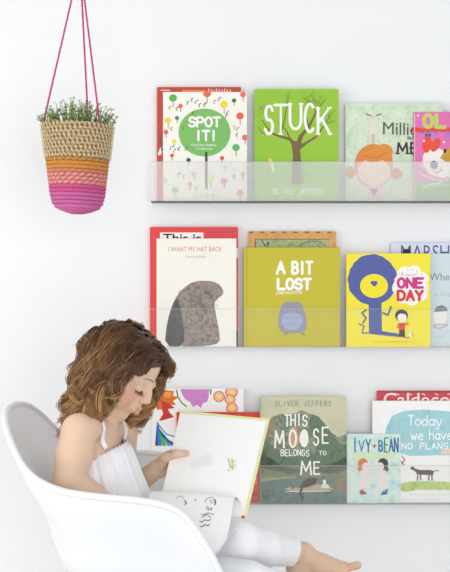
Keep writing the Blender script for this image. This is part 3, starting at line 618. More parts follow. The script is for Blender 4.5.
for i, r in enumerate(rim):
    out = np.array([r[0] - seat_c[0], r[1] - seat_c[1], 0]); out /= np.linalg.norm(out)
    front = max(0, min(1, (r[0] - CX + .02) / .12))
    for j in range(NS + 1):
        t = j / NS * PI / 2; nexp = 2 / 2.7
        h = max(0, math.cos(t)) ** nexp; g = 1 - math.sin(t) ** nexp
        base = np.array([seat_c[0] + (r[0] - seat_c[0]) * h, seat_c[1] + (r[1] - seat_c[1]) * h, seat_c[2] + (r[2] - seat_c[2]) * g])
        # the back leans: pull the lower back forward
        q_ = min(1, (1 - g) / .5); q_ = q_ * q_ * (3 - 2 * q_)
        base[0] = seat_c[0] + (base[0] - seat_c[0]) * (1 - .2 * q_ * max(0, min(1, (CX - .1 - r[0]) / .15))); base[1] = seat_c[1] + (base[1] - seat_c[1]) * (1 - .1 * q_)
        lipk = max(0, 1 - j / 3.0) ** 2
        base = base + out * .010 * lipk
        vs.append(base)
inner = vs; outer = []
V = np.array(vs).reshape(NRim, NS + 1, 3)
du = np.roll(V, -1, 0) - np.roll(V, 1, 0); dv = np.gradient(V, axis=1); N_ = np.cross(du, dv); ln = np.linalg.norm(N_, axis=2, keepdims=True); N_ = N_ / np.maximum(ln, 1e-9)
cen = np.array([CX - .13, CY, .75]); sgn = np.sign(((V - cen) * N_).sum(2).mean()); N_ *= sgn
N_[:, -1] = (0, 0, -1); O = V + N_ * .0055
fs = []; M_ = NS + 1; tot = NRim * M_
for i in range(NRim):
    k = (i + 1) % NRim
    for j in range(NS):
        fs.append((i * M_ + j, k * M_ + j, k * M_ + j + 1, i * M_ + j + 1)); fs.append((tot + i * M_ + j + 1, tot + k * M_ + j + 1, tot + k * M_ + j, tot + i * M_ + j))
m = MB(); m.add(list(V.reshape(-1, 3)) + list(O.reshape(-1, 3)), fs, white_pl)
rl = [Vector((V[i, 0] + O[i, 0]) / 2) for i in range(NRim)]; m.tube(rl + [rl[0], rl[1]], .0068, white_pl, 10, cap=False)
m.build('shell', cr, smooth=True)
wood = mat((196, 156, 108), .5, .3, .1, 40); metal = mat((60, 60, 62), .35, .6)
bz = .4175; bx, by = CX - .13, CY
for sx in (-1, 1):
    for sy in (-1, 1):
        lg = MB(); lg.tube([(bx + sx * .11, by + sy * .1, bz - .035), (bx + sx * .2, by + sy * .19, .004)], [.014, .009], wood, 12); lg.build('leg', cr, smooth=True)
m = MB()
for sx in (-1, 1):
    m.tube([(bx + sx * .11, by - .1, bz - .035), (bx + sx * .07, by - .07, bz - .012), (bx + sx * .07, by + .07, bz - .012), (bx + sx * .11, by + .1, bz - .035)], .005, metal, 8)
    m.tube([(bx + .155 * sx, by + .145, .2), (bx - .155 * sx, by - .145, .2)], .003, metal, 8)
m.build('under_frame', cr, smooth=True)

# ------------------------------------------------------------ the child
class SDF:
    def __init__(s, lo, hi, h):
        s.lo = np.array(lo); s.h = h; s.n = np.ceil((np.array(hi) - s.lo) / h).astype(int) + 1
        s.F = np.full(tuple(s.n), .05, dtype=np.float32)
    def _sub(s, pts, r):
        a = np.clip(np.floor((np.min(pts, 0) - r - s.lo) / s.h).astype(int), 0, s.n); b = np.clip(np.ceil((np.max(pts, 0) + r - s.lo) / s.h).astype(int) + 1, 0, s.n)
        if (b <= a).any(): return None
        g = [s.lo[i] + s.h * np.arange(a[i], b[i], dtype=np.float32) for i in range(3)]
        X, Y, Z = np.meshgrid(*g, indexing='ij'); return tuple(slice(a[i], b[i]) for i in range(3)), X, Y, Z
    def _join(s, sl, d, k):
        F = s.F[sl]; h = np.maximum(k - np.abs(F - d), 0) / k; s.F[sl] = np.minimum(F, d) - h * h * k * .25
    def _cut(s, sl, d, k):
        F = s.F[sl]; d = -d; h = np.maximum(k - np.abs(F - d), 0) / k; s.F[sl] = np.maximum(F, d) + h * h * k * .25
    def cap(s, a, b, ra, rb, k=.012, cut=False):
        a, b = np.array(a, float), np.array(b, float); q = s._sub(np.array([a, b]), max(ra, rb) + k + .012)
        if q is None: return
        sl, X, Y, Z = q; ab = b - a; L = (ab * ab).sum() + 1e-12
        t = np.clip(((X - a[0]) * ab[0] + (Y - a[1]) * ab[1] + (Z - a[2]) * ab[2]) / L, 0, 1)
        d = np.sqrt((X - a[0] - t * ab[0]) ** 2 + (Y - a[1] - t * ab[1]) ** 2 + (Z - a[2] - t * ab[2]) ** 2) - (ra + (rb - ra) * t)
        (s._cut if cut else s._join)(sl, d, k)
    def chain(s, pts, rs, k=.012):
        for i in range(len(pts) - 1): s.cap(pts[i], pts[i + 1], rs[i], rs[i + 1], k)
    def ball(s, c, r, k=.01, cut=False): s.cap(c, np.array(c) + 1e-6, r, r, k, cut)
    def ell(s, c, axes, rad, k=.012, cut=False):
        c = np.array(c, float); q = s._sub(np.array([c]), max(rad) + k + .012)
        if q is None: return
        sl, X, Y, Z = q; D = (X - c[0], Y - c[1], Z - c[2]); k0 = 0; k1 = 0
        for ax, r in zip(axes, rad):
            u = D[0] * ax[0] + D[1] * ax[1] + D[2] * ax[2]; k0 = k0 + (u / r) ** 2; k1 = k1 + (u / r ** 2) ** 2
        k0 = np.sqrt(k0); k1 = np.sqrt(k1) + 1e-9; (s._cut if cut else s._join)(sl, k0 * (k0 - 1) / k1, k)
    def plane(s, p, n):   # keep the side n points away from
        p, n = np.array(p), np.array(n) / np.linalg.norm(n); g = [s.lo[i] + s.h * np.arange(s.n[i], dtype=np.float32) for i in range(3)]
        d = (g[0][:, None, None] - p[0]) * n[0] + (g[1][None, :, None] - p[1]) * n[1] + (g[2][None, None, :] - p[2]) * n[2]
        s.F = np.maximum(s.F, d.astype(np.float32))
    def mesh(s):
        F = s.F; I = F < 0; nx, ny, nz = F.shape
        sh = (nx - 1, ny - 1, nz - 1); cnt = np.zeros(sh, np.float32); acc = [np.zeros(sh, np.float32) for _ in range(3)]
        C = lambda A, i, j, k: A[i:nx - 1 + i, j:ny - 1 + j, k:nz - 1 + k]
        for ax in range(3):
            for p in (0, 1):
                for q in (0, 1):
                    o = [p, q]; o.insert(ax, 0); e = [p, q]; e.insert(ax, 1)
                    a, b = C(F, *o), C(F, *e); m = C(I, *o) != C(I, *e); t = np.where(m, a / np.where(m, a - b, 1), 0)
                    cnt += m
                    for x in range(3): acc[x] += np.where(m, t if x == ax else o[x], 0)
        act = cnt > 0; idx = -np.ones(sh, np.int64); ii = np.argwhere(act); idx[act] = np.arange(len(ii))
        V = np.stack([acc[x][act] / cnt[act] for x in range(3)], 1) + ii; V = V * s.h + s.lo
        Q = []
        for ax in range(3):
            sl0 = [slice(1, -1)] * 3; sl1 = [slice(1, -1)] * 3; sl0[ax] = slice(0, -1); sl1[ax] = slice(1, None)
            a, b = I[tuple(sl0)], I[tuple(sl1)]; d = np.argwhere(a != b); off = np.array([1, 1, 1]); off[ax] = 0; d = d + off
            flip = F[tuple(d.T)] >= 0; u, v = [x for x in range(3) if x != ax]
            if ax == 1: flip = ~flip
            e = lambda du, dv: idx[tuple((d - np.eye(3, dtype=int)[u] * du - np.eye(3, dtype=int)[v] * dv).T)]
            q = np.stack([e(0, 0), e(1, 0), e(1, 1), e(0, 1)], 1); q[flip] = q[flip][:, ::-1]; Q.append(q)
        Q = np.concatenate(Q); Q = Q[(Q >= 0).all(1)]
        # light smoothing
        for _ in range(1):
            S = np.zeros_like(V); n = np.zeros(len(V))
            for a in range(4):
                np.add.at(S, Q[:, a], V[Q[:, (a + 1) % 4]]); np.add.at(n, Q[:, a], 1); np.add.at(S, Q[:, (a + 1) % 4], V[Q[:, a]]); np.add.at(n, Q[:, (a + 1) % 4], 1)
            V = V * .5 + S / n[:, None] * .5
        return V, Q
def unit(v): v = np.array(v, float); return v / np.linalg.norm(v)

# head frame: forward, up, her right (towards the room)
YAW, PIT, ROL = math.radians(20), math.radians(36), math.radians(0)
hf_ = np.array([math.cos(YAW) * math.cos(PIT), -math.sin(YAW) * math.cos(PIT), -math.sin(PIT)])
hs = np.array([-math.sin(YAW), -math.cos(YAW), 0.0]); hu = np.cross(hs, hf_)
HC = A3(119, 360, -.59); HS = 1.07
def H(f, s_, u): return HC + HS * (hf_ * f + hs * s_ + hu * u)
HA = (hf_, hs, hu)
# joints
sh_n, sh_f = A3(79, 431, -.71), A3(122, 432, -.475)
el_n, el_f = A3(68, 482, -.735), A3(120, 497, -.43)
wr_n, wr_f = A3(128, 519, -.725), A3(157, 469, -.515)
nk = A3(98, 428, -.595)
hip_n, hip_f = np.array([-.19, -.61, .497]), np.array([-.19, -.50, .497])
kn_n, kn_f = np.array([.045, -.68, .488]), A3(241, 541, -.60)
an_n, an_f = np.array([.255, -.64, .425]), A3(303, 553, -.42)

B_ = SDF((-.38, -.83, .38), (.36, -.36, 1.035), .0026)
# trunk, neck, shoulders
B_.ell(A3(95, 462, -.59), (np.array([1, 0, 0]), np.array([0, 1, 0]), np.array([0, 0, 1])), (.058, .092, .085), .02)
B_.ell(A3(100, 500, -.57), (np.array([1, 0, 0]), np.array([0, 1, 0]), np.array([0, 0, 1])), (.062, .088, .085), .03)
B_.ell(np.array([-.20, -.555, .505]), (np.array([1, 0, 0]), np.array([0, 1, 0]), np.array([0, 0, 1])), (.072, .105, .062), .03)
B_.chain([sh_n + (.015, .02, .004), nk, sh_f + (0, -.02, .004)], [.026, .03, .024], .02)
B_.chain([nk + (-.004, 0, -.015), H(-.022, 0, -.075)], [.029, .026], .016)
# legs
for h_, k_, a_, yy in ((hip_n, kn_n, an_n, 0), (hip_f, kn_f, an_f, 1)):
    B_.chain([h_, (h_ + k_) / 2, k_], [.055, .045, .034], .015)
    cf = k_ + (a_ - k_) * .35 + np.array([0, 0, -.006]); B_.chain([k_, cf, k_ + (a_ - k_) * .8, a_], [.033, .033, .0225, .021], .012)
# feet
def foot(an, d, up, sd, sc_=1.0):
    d, up, sd = unit(d), unit(up), unit(sd); R = lambda f, u, q: an + (d * f + up * u + sd * q) * sc_
    B_.chain([R(0, 0, 0), R(-.018, -.030, 0)], [.022, .020], .01)                       # heel
    B_.chain([R(0, -.004, 0), R(.045, -.024, .002), R(.085, -.034, .004)], [.0215, .017, .013], .012)   # instep
    B_.chain([R(-.018, -.033, 0), R(.03, -.036, -.006), R(.075, -.038, -.012)], [.016, .013, .012], .012)  # outer edge
    B_.chain([R(.03, -.03, .008), R(.08, -.037, .014)], [.014, .0125], .012)            # ball
    for i, (q, L, r) in enumerate([(.0165, .030, .0088), (.004, .027, .0062), (-.005, .024, .0058), (-.0135, .020, .0054), (-.021, .015, .0052)]):
        f0 = .082 - max(0, i - 1) * .005
        B_.chain([R(f0, -.037, q * .9), R(f0 + L * .5, -.032 + .002 * (i == 0), q), R(f0 + L, -.035 + .008 * (i == 0), q)], [r * .95, r * .9, r], .0035)
    return R
Rf = foot(an_f, (.99, -.08, .06), (-.06, 0, .99), (.1, -1, 0), 1.0)
foot(an_n, (.93, -.1, -.2), (.2, 0, .98), (.1, 1, 0), 1.0)
# arms
B_.chain([sh_n, (sh_n + el_n) / 2 + (0, 0, .0), el_n], [.0345, .0335, .0275], .014)
B_.chain([el_n, el_n + (wr_n - el_n) * .35, wr_n], [.027, .0255, .0165], .012)
B_.chain([sh_f, (sh_f + el_f) / 2, el_f], [.033, .030, .026], .014)
B_.chain([el_f, el_f + (wr_f - el_f) * .35, wr_f], [.026, .026, .0175], .012)
# hands: palm then five fingers bent round the book
def hand(wr, d, nrm, thumb_dir, pts4, thumb):
    d, nrm = unit(d), unit(nrm); sd = unit(np.cross(nrm, d))
    pc = wr + d * .030
    for q, r in ((-.015, .0105), (-.005, .0112), (.005, .0112), (.015, .0105)):
        B_.chain([wr + sd * q * .5, pc + sd * q, wr + d * .046 + sd * q * 1.1], [.012, r, .0092], .008)
    for i, (q, L) in enumerate(((-.0165, .034), (-.0055, .040), (.0055, .042), (.0165, .038))):
        b0 = wr + d * .046 + sd * q * 1.05; bend = pts4
        p1 = b0 + unit(d + bend * .35) * L * .42; p2 = p1 + unit(d * .75 + bend * .8) * L * .33; p3 = p2 + unit(d * .3 + bend) * L * .27
        B_.chain([b0, p1, p2, p3], [.0082, .0076, .0070, .0062], .003)
    B_.chain(thumb, [.0115, .0095, .0082, .0068], .006)
# far hand: fingers behind the raised cover, thumb on the page
d_f = unit(A3(176, 461, -.548) - wr_f)
hand(wr_f + d_f * .002, unit(d_f + (0, .45, -.05)), (.2, .9, .3), None, np.array([.55, -.0, -.25]),
     [wr_f + d_f * .012 + (0, -.008, .006), A3(166, 457, -.555), A3(176, 454, -.571), A3(186.5, 453.5, -.572)])
d_n = unit((1, .05, .1))
hand(wr_n, d_n, (0, .2, 1), None, np.array([.1, .75, .15]),
     [wr_n + d_n * .012 + (0, .008, .004), wr_n + (.03, .018, .012), wr_n + (.047, .024, .018), wr_n + (.06, .028, .02)])
# head
B_.ell(H(.0, 0, .004), HA, (.066 * HS, .064 * HS, .062 * HS), .01)
B_.ell(H(.032, 0, .018), HA, (.045 * HS, .050 * HS, .042 * HS), .018)       # forehead
B_.ell(H(.024, 0, -.030), HA, (.054 * HS, .053 * HS, .062 * HS), .02)      # face
B_.ball(H(.062, 0, -.078), .0145, .02)                                      # chin
for q in (-1, 1):
    B_.ball(H(.046, .030 * q, -.040), .026, .016)                           # cheeks
    B_.chain([H(-.01, .052 * q, -.05), H(.045, .022 * q, -.078)], [.014, .012], .02)   # jaw
    B_.ell(H(.083, .029 * q, -.006), HA, (.012, .017, .011), .012, True)    # sockets
    B_.ball(H(.0665, .029 * q, -.0075), .0135, .004)                        # lids
    B_.ell(H(-.008, .072 * q, -.012), HA, (.014, .006, .024), .006)         # ears
B_.chain([H(.076, 0, .004), H(.084, 0, -.014), H(.0905, 0, -.0265)], [.0055, .006, .0078], .010)   # nose
for q in (-1, 1): B_.ball(H(.085, .0085 * q, -.030), .0058, .006)
B_.ell(H(.074, 0, -.049), HA, (.012, .02, .016), .012)                      # muzzle
for q in (-1, 1):
    B_.chain([H(.0875, 0, -.0475), H(.082, .014 * q, -.0515)], [.0042, .0026], .003)
    B_.chain([H(.086, 0, -.0575), H(.081, .013 * q, -.054)], [.005, .0028], .003)
Vb, Qb = B_.mesh()
# complexion: lips, cheeks, toes and fingertips are warmer than the rest
skin = np.array([lin(228), lin(194), lin(168)]); col = np.tile(skin, (len(Vb), 1)).astype(np.float32)
def tint(c, r, rgb, k):
    global col
    d = np.linalg.norm(Vb - c, axis=1); w = np.clip(1 - d / r, 0, 1)[:, None]; w = w * w * (3 - 2 * w) * k; col = col * (1 - w) + np.array([lin(x) for x in rgb]) * w
for q in (-1, 1): tint(H(.075, .036 * q, -.034), .034, (232, 140, 122), .62)
tint(H(.1, 0, -.028), .016, (236, 170, 145), .5)
for q in (-.009, 0, .009):
    tint(H(.088, q, -.048), .0085, (206, 104, 96), .95); tint(H(.087, q, -.058), .0085, (212, 112, 104), .95)
for f in (.1, .11): tint(Rf(f, -.034, .012), .022, (226, 140, 120), .6)
tint(A3(186, 453, -.572), .012, (232, 160, 140), .6); tint(A3(170, 468, -.54), .02, (226, 160, 138), .5); tint(Rf(.06, -.05, 0), .03, (222, 160, 130), .4)

pr_ = root('person', (-.2, -.56, .44), 'curly-haired child in a white sleeveless dress and leggings sitting reading in the armchair', 'person')
np_mesh('body', Vb, Qb, attr_mat('skin', .55, .3, .12), pr_, col)
# eyes: whites and irises low under the lids, lashes and brows
m = MB(); lash = mat((58, 38, 30), .6); brow = mat((150, 110, 78), .7)
for q in (-1, 1):
    mb = MB(); ew = mat((236, 230, 224), .15, .5); ir = mat((74, 50, 38), .15, .5); c = H(.0655, .029 * q, -.0096); vs = []; fs = []
    for i in range(9):
        for j in range(16):
            a, b_ = i / 8 * PI, j / 8 * PI; vs.append(c + .0128 * (hf_ * math.cos(a) * .98 - hu * 0 + (hs * math.cos(b_) + hu * math.sin(b_)) * math.sin(a)))
    for i in range(8):
        for j in range(16): fs.append((i * 16 + j, i * 16 + (j + 1) % 16, (i + 1) * 16 + (j + 1) % 16, (i + 1) * 16 + j))
    mb.add(vs, fs[32:], ew); mb.add(vs, fs[:32], ir); mb.build('eyeball', pr_, smooth=True)
    arcp = []
    for t in np.linspace(-1, 1, 9):
        sx = .029 * q + t * .0125; f = .0668 + math.sqrt(max(0, .0142 ** 2 - (t * .0125) ** 2)) * .93 - .0005; arcp.append(H(f + .0006, sx, -.0115 - .0022 * (1 - t * t)))
    l_ = MB(); l_.tube(arcp, [.0005, .0009, .0012, .0014, .0015, .0014, .0012, .0009, .0005], lash, 6)
    for i in range(9):
        p = arcp[i]; l_.tube([p, p + (hf_ * .0045 - hu * .003 + hs * (i - 4) * .0006) * .9, p + (hf_ * .0075 - hu * .0034 + hs * (i - 4) * .0012)], [.0006, .0005, .0002], lash, 4)
    l_.build('eyelashes', pr_)
    br_ = MB(); br_.tube([H(.0865 - .010 * t * t - .002, (.016 + .026 * t) * q, .0135 + .005 * math.sin(t * 2.6)) for t in np.linspace(0, 1, 8)], [.0008, .0016, .0018, .0018, .0017, .0014, .001, .0005], brow, 6, flat=.6); br_.build('eyebrow', pr_)

# leggings
L_ = SDF((-.32, -.78, .38), (.32, -.36, .64), .003)
L_.ell(np.array([-.20, -.555, .505]), (np.array([1, 0, 0]), np.array([0, 1, 0]), np.array([0, 0, 1])), (.078, .112, .067), .03)
cutp = []
for h_, k_, a_ in ((hip_n, kn_n, an_n), (hip_f, kn_f, an_f)):
    cf = k_ + (a_ - k_) * .35 + np.array([0, 0, -.005]); e_ = k_ + (a_ - k_) * .93
    L_.chain([h_, (h_ + k_) / 2, k_], [.061, .051, .0395], .012); L_.chain([k_, cf, e_ + unit(a_ - k_) * .012], [.0385, .038, .0275], .012)
    cutp.append((e_, unit(a_ - k_)) if k_ is kn_n else (A3(295, 555, -.44), unit((.96, .1, -.27))))
# trim the trouser ends flat at the cuffs and hollow them
g = [L_.lo[i] + L_.h * np.arange(L_.n[i], dtype=np.float32) for i in range(3)]; X, Y, Z = np.meshgrid(*g, indexing='ij')
for e_, n_ in cutp:
    d = (X - e_[0]) * n_[0] + (Y - e_[1]) * n_[1] + (Z - e_[2]) * n_[2]; rr2 = (X - e_[0]) ** 2 + (Y - e_[1]) ** 2 + (Z - e_[2]) ** 2
    L_.F = np.where(rr2 < .07 ** 2, np.maximum(L_.F, d), L_.F)
# cloth wrinkles
wr = .0008 * np.sin(X * 160 + Z * 90) * np.sin(Y * 60 + X * 50); L_.F = L_.F + wr.astype(np.float32); del X, Y, Z
Vl, Ql = L_.mesh(); cloth = mat((248, 247, 250), .8, .15, .0, 60, .05)
np_mesh('leggings', Vl, Ql, cloth, pr_)

# dress: gathered bodice falling wide over the lap, two straps
rings = [(97, 444, -.592, .0595, .094, 0), (98, 448, -.592, .065, .100, 1), (99, 454, -.59, .070, .109, 1.3), (101, 466, -.587, .075, .112, 1.6), (104, 480, -.583, .081, .116, 1.9), (107, 495, -.578, .086, .116, 2.2), (112, 512, -.575, .094, .124, 2.4), (119, 528, -.572, .106, .130, 2.6)]
m = MB(); n = 180; vs = []
rd = random.Random(3); ph = [rd.uniform(0, 6) for _ in range(6)]
for (cx_, cy_, y_, rx_, ry_, w_) in rings:
    c = A3(cx_, cy_, y_)
    for k in range(n):
        a = 2 * PI * k / n; fo = (math.sin(a * 23 + ph[0]) * .5 + math.sin(a * 37 + ph[1]) * .35 + math.sin(a * 11 + ph[2]) * .5) * .0016 * w_
        dz = .006 * math.cos(a) * (1 if w_ < 1.5 else .3) + (.0014 * math.sin(a * 40) if w_ == 0 else 0)
        near = max(0, -math.sin(a)); px_ = rx_ + fo
        # dip under the arms at the top
        dip = -.012 * (abs(math.sin(a)) ** 4) if w_ < 1.4 else 0
        vs.append((c[0] + px_ * math.cos(a), c[1] + (ry_ - (.012 * (abs(math.sin(a)) ** 2) if w_ < 1.4 else 0) + fo) * math.sin(a), c[2] + dz + dip))
fs = [(i * n + k, i * n + (k + 1) % n, (i + 1) * n + (k + 1) % n, (i + 1) * n + k) for i in range(len(rings) - 1) for k in range(n)]
m.add(vs, fs, cloth); dr = m.build('dress', pr_, smooth=True)
sm_ = dr.modifiers.new('smooth', 'SUBSURF'); sm_.levels = 1; sm_.render_levels = 1
so = dr.modifiers.new('cloth', 'SOLIDIFY'); so.thickness = .002; so.offset = 1
def grad(p):
    i = np.clip(((p - B_.lo) / B_.h).round().astype(int), 2, B_.n - 3); F = B_.F
    return unit(np.array([F[i[0] + 2, i[1], i[2]] - F[i[0] - 2, i[1], i[2]], F[i[0], i[1] + 2, i[2]] - F[i[0], i[1] - 2, i[2]], F[i[0], i[1], i[2] + 2] - F[i[0], i[1], i[2] - 2]]) + 1e-9), F[tuple(i)]
def on_skin(p, off=.003):
    p = np.array(p, float)
    for _ in range(14):
        g, f = grad(p); p = p + g * (off - f) * .6
    return p
def strap(pts, wd, name='shoulder_strap'):
    pts = [on_skin(p, .0055 if i == 0 else .003) for i, p in enumerate(catmull([on_skin(p) for p in pts], 5))]
    for _ in range(6): pts = [pts[0]] + [(pts[i - 1] + pts[i] * 2 + pts[i + 1]) / 4 for i in range(1, len(pts) - 1)] + [pts[-1]]
    m = MB(); vs = []
    for i, p in enumerate(pts):
        t = unit(pts[min(i + 1, len(pts) - 1)] - pts[max(i - 1, 0)]); out, _f = grad(p); sd = unit(np.cross(t, out)); out = np.cross(sd, t)
        p = p + out * max(0, .002 - _f)
        vs += [p - sd * wd / 2 - out * .0016, p - sd * wd / 2 + out * .0012, p + sd * wd / 2 + out * .0012, p + sd * wd / 2 - out * .0016]
    N = len(pts); fs = [(i * 4 + k, i * 4 + (k + 1) % 4, i * 4 + 4 + (k + 1) % 4, i * 4 + 4 + k) for i in range(N - 1) for k in range(4)] + [(0, 3, 2, 1), (N * 4 - 4, N * 4 - 3, N * 4 - 2, N * 4 - 1)]
    m.add(vs, fs, cloth); return m.build(name, dr, smooth=False)
strap([A3(108, 448, -.668), A3(105, 441, -.672), A3(100, 433, -.675), A3(94, 425, -.67), A3(87, 417, -.665), A3(79, 413, -.66), A3(70, 416, -.655), A3(63, 424, -.65), A3(60, 436, -.645), A3(59, 448, -.64)], .010)
strap([A3(125, 446, -.548), A3(123, 438, -.54), A3(120, 429, -.53), A3(113, 421, -.525), A3(104, 419, -.53), A3(94, 425, -.54), A3(84, 440, -.55)], .010)

# hair: locks of fine strands, smooth at the parting, curling towards the ends
rng = np.random.default_rng(7)
Rm = np.stack(HA)      # rows f, s, u
hc = H(.0, 0, .004); hr = np.array([.067, .065, .063]) * HS
def to_l(p): return Rm @ (p - hc)
def push(p, off):
    l = to_l(p); q = l / (hr + off); n = np.linalg.norm(q)
    if n < 1: p = hc + Rm.T @ (l / n)
    f2 = np.array([.032, 0, .014]) * HS; l = to_l(p) - f2; r2 = np.array([.045, .050, .042]) * HS + off + .001; n = np.linalg.norm(l / r2)
    if n < 1: p = hc + Rm.T @ (f2 + l / n)
    # keep clear of the face
    g = to_l(p)
    if g[0] > .05 and g[2] < .026:
        if g[1] > -.02: g[0] = .05 + (g[0] - .05) * .15; g[1] = max(g[1], .05)
        else: g[1] = min(g[1], -.054); g[0] = min(g[0], .066)
        p = hc + Rm.T @ g
    # neck and shoulders
    for c, r in ((sh_n, .042), (sh_f, .040), (nk, .040), (A3(96, 462, -.59), .085), ((sh_n + nk) / 2, .036), ((sh_f + nk) / 2, .036)):
        d = p - c; L = np.linalg.norm(d)
        if L < r: p = c + d / L * r
    return p
SV = []; SF = []; SC = []; nv = 0
NP = 34; K = 5
def add_strand(pts, rad, cols):
    global nv
    t = np.gradient(pts, axis=0); t /= np.linalg.norm(t, axis=1, keepdims=True) + 1e-9
    ref = np.array([.3, .8, .5]); a = np.cross(t, ref); a /= np.linalg.norm(a, axis=1, keepdims=True) + 1e-9; b = np.cross(t, a)
    n = len(pts); ring = [pts + (a * math.cos(2 * PI * k / 4) + b * math.sin(2 * PI * k / 4)) * rad[:, None] for k in range(4)]
    V = np.stack(ring, 1).reshape(-1, 3); SV.append(V); SC.append(np.repeat(cols, 4, axis=0))
    i = np.arange(n - 1)[:, None] * 4; k = np.arange(4)[None]; k2 = (k + 1) % 4
    SF.append(np.stack([i + k, i + k2, i + 4 + k2, i + 4 + k], -1).reshape(-1, 4) + nv); nv += len(V)
dark = np.array([lin(78), lin(52), lin(34)]); mid_ = np.array([lin(126), lin(86), lin(52)]); gold = np.array([lin(202), lin(156), lin(102)])
down = np.array([0, 0, -1.0]); back = -hf_
NG = 360; guides = 0; tries = 0
while guides < NG and tries < 6000:
    tries += 1
    v = rng.normal(size=3)
    temple = guides % 7 == 1
    if temple: v = np.array([.5, .62, .42]) + rng.normal(size=3) * .13
    if guides % 5 == 2: v = np.array([.68, .05 + rng.normal() * .28, .56])
    front = guides < 40 and tries < 400
    if front: s0 = (-.85 + 1.7 * guides / 29) if guides < 30 else (-.18 + .36 * (guides - 30) / 9); v = np.array([.70 - .3 * s0 * s0, s0, .54 - .25 * s0 * s0])
    elif guides % 4 == 0: v[1] = .15 + v[1] * .25; v[2] = abs(v[2]) + .6
    v /= np.linalg.norm(v)
    f, s_, u = v
    if not front and (u < -.6 or (f > .55 and u < .42) or (f > .35 and u < .02) or f > .86): continue
    if not front and u < 0 and rng.random() < .35: continue
    guides += 1
    layer = rng.uniform(.0025, .005) if front else rng.uniform(.003, .009)
    p = hc + Rm.T @ (v * (hr + layer))
    p = push(p, layer)
    side = 1 if s_ > .12 else -1                        # parting a little to her right
    d = unit(hs * side * (1.1 if abs(s_) < .5 else .5) + back * (.12 if temple else .75 if f > -.2 else .3) + down * .25)
    n_ = Rm.T @ (v / hr); n_ /= np.linalg.norm(n_); d = unit(d - n_ * (d @ n_))
    L = rng.uniform(.15, .205) * (1.0 if u > .3 else .72) * (1.08 if s_ < 0 else 1)
    end_z = rng.uniform(.755, .785) + (.012 if f < -.3 else 0); step = L / (NP - 1) * 1.15; path = [p]; vel = d
    for i in range(NP - 1):
        g = .10 + .25 * i / NP; vel = unit(vel * (1 - g) + (down + back * .12 + (hs * side) * .10) * g)
        q = push(path[-1] + vel * step, layer + .018 * (i / NP) ** 1.8)
        if q[2] < end_z: q[2] = end_z + (q[2] - end_z) * .35
        vel = unit(q - path[-1] + 1e-9); path.append(q)
    path = np.array(path); t_ = np.linspace(0, 1, NP)
    w0 = rng.uniform(0, 6.28); turns = rng.uniform(1.8, 2.9) * (1 if rng.random() < .5 else -1); amp = rng.uniform(.011, .0205)
    tg = np.gradient(path, axis=0); tg /= np.linalg.norm(tg, axis=1, keepdims=True) + 1e-9
    out = unit(np.mean(path[-8:], 0) - (hc + down * .06)); a = np.cross(tg, out); a /= np.linalg.norm(a, axis=1, keepdims=True) + 1e-9; b = np.cross(tg, a)
    ramp = np.clip((t_ - .22) / .6, 0, 1) ** 1.3
    ang = w0 + turns * 2 * PI * np.clip(t_ - .15, 0, 1) ** 1.25
    curl = (a * np.cos(ang)[:, None] + b * np.sin(ang)[:, None]) * (amp * ramp)[:, None]
    tone = rng.random(); ns = 44; wl = rng.uniform(.0045, .0075)
    for j in range(ns):
        o = rng.normal(size=2) * wl * .62; tw = rng.uniform(-.5, .5); sh = 1 + rng.normal() * .07
        sp = .35 + .85 * np.clip(t_ * 2.5, 0, 1) - .4 * t_ ** 3
        ang2 = ang * .35
        offv = a * ((o[0] * np.cos(ang2) - o[1] * np.sin(ang2)) * sp)[:, None] + b * ((o[0] * np.sin(ang2) + o[1] * np.cos(ang2)) * sp)[:, None]
        ph2 = rng.normal() * .10; curl2 = (a * np.cos(ang + ph2)[:, None] + b * np.sin(ang + ph2)[:, None]) * (amp * sh * ramp)[:, None]
        pts = path + curl2 + offv
        cut = NP - int(rng.integers(0, 6)); pts = pts[:cut]; tt = np.linspace(0, 1, cut)
        q = np.clip(.05 + .90 * tt ** 1.3 + (tone - .5) * .8 + rng.normal() * .09, 0, 1)[:, None]
        c = np.where(q < .5, dark + (mid_ - dark) * q * 2, mid_ + (gold - mid_) * (q - .5) * 2)
        add_strand(pts, ((.00072) * (1 - .6 * tt ** 2)), c)
# stray fine curls round the outline
for j in range(70):
    v = rng.normal(size=3); v /= np.linalg.norm(v)
    if v[0] > .1 or v[2] < -.4 or v[2] > .35: continue
    p = hc + Rm.T @ (v * (hr + .012)) + down * rng.uniform(0, .07) + back * rng.uniform(0, .02); o = unit(p - hc); r_ = rng.uniform(.005, .012); t_ = np.linspace(0, 1, 26); a = unit(np.cross(o, down)); th = t_ * rng.uniform(4, 9)
    pts = p + o * (t_ * .022)[:, None] + (down[None] * np.cos(th)[:, None] + a[None] * np.sin(th)[:, None]) * (r_ * t_)[:, None]
    add_strand(pts, np.full(26, .0004), np.tile(gold, (26, 1)))
# scalp cap under the locks
S_ = SDF(tuple(HC - .1), tuple(HC + .1), .0025)
S_.ell(hc, HA, tuple(hr + .0045), .01); S_.ell(H(.032, 0, .018), HA, tuple(np.array([.045, .050, .042]) * HS + .004), .018); S_.ell(H(.092, 0, -.046), HA, (.078, .115, .093), .006, True)
Vc, Qc = S_.mesh(); o_ = nv; SV.append(Vc); SF.append(Qc + o_); SC.append(np.tile(dark * .9, (len(Vc), 1)))
hm = attr_mat('hair_strands', .38, .5); hb = hm.node_tree.nodes['Principled BSDF']
np_mesh('hair', np.concatenate(SV), np.concatenate(SF), hm, pr_, np.concatenate(SC))
m = MB(); p0 = H(.02, .045, .098); m.tube([H(.040, .030, .073), H(.026, .038, .075), H(.010, .046, .072)], .0014, mat((70, 60, 60), .3, .6), 6); m.build('hair_clip', pr_)

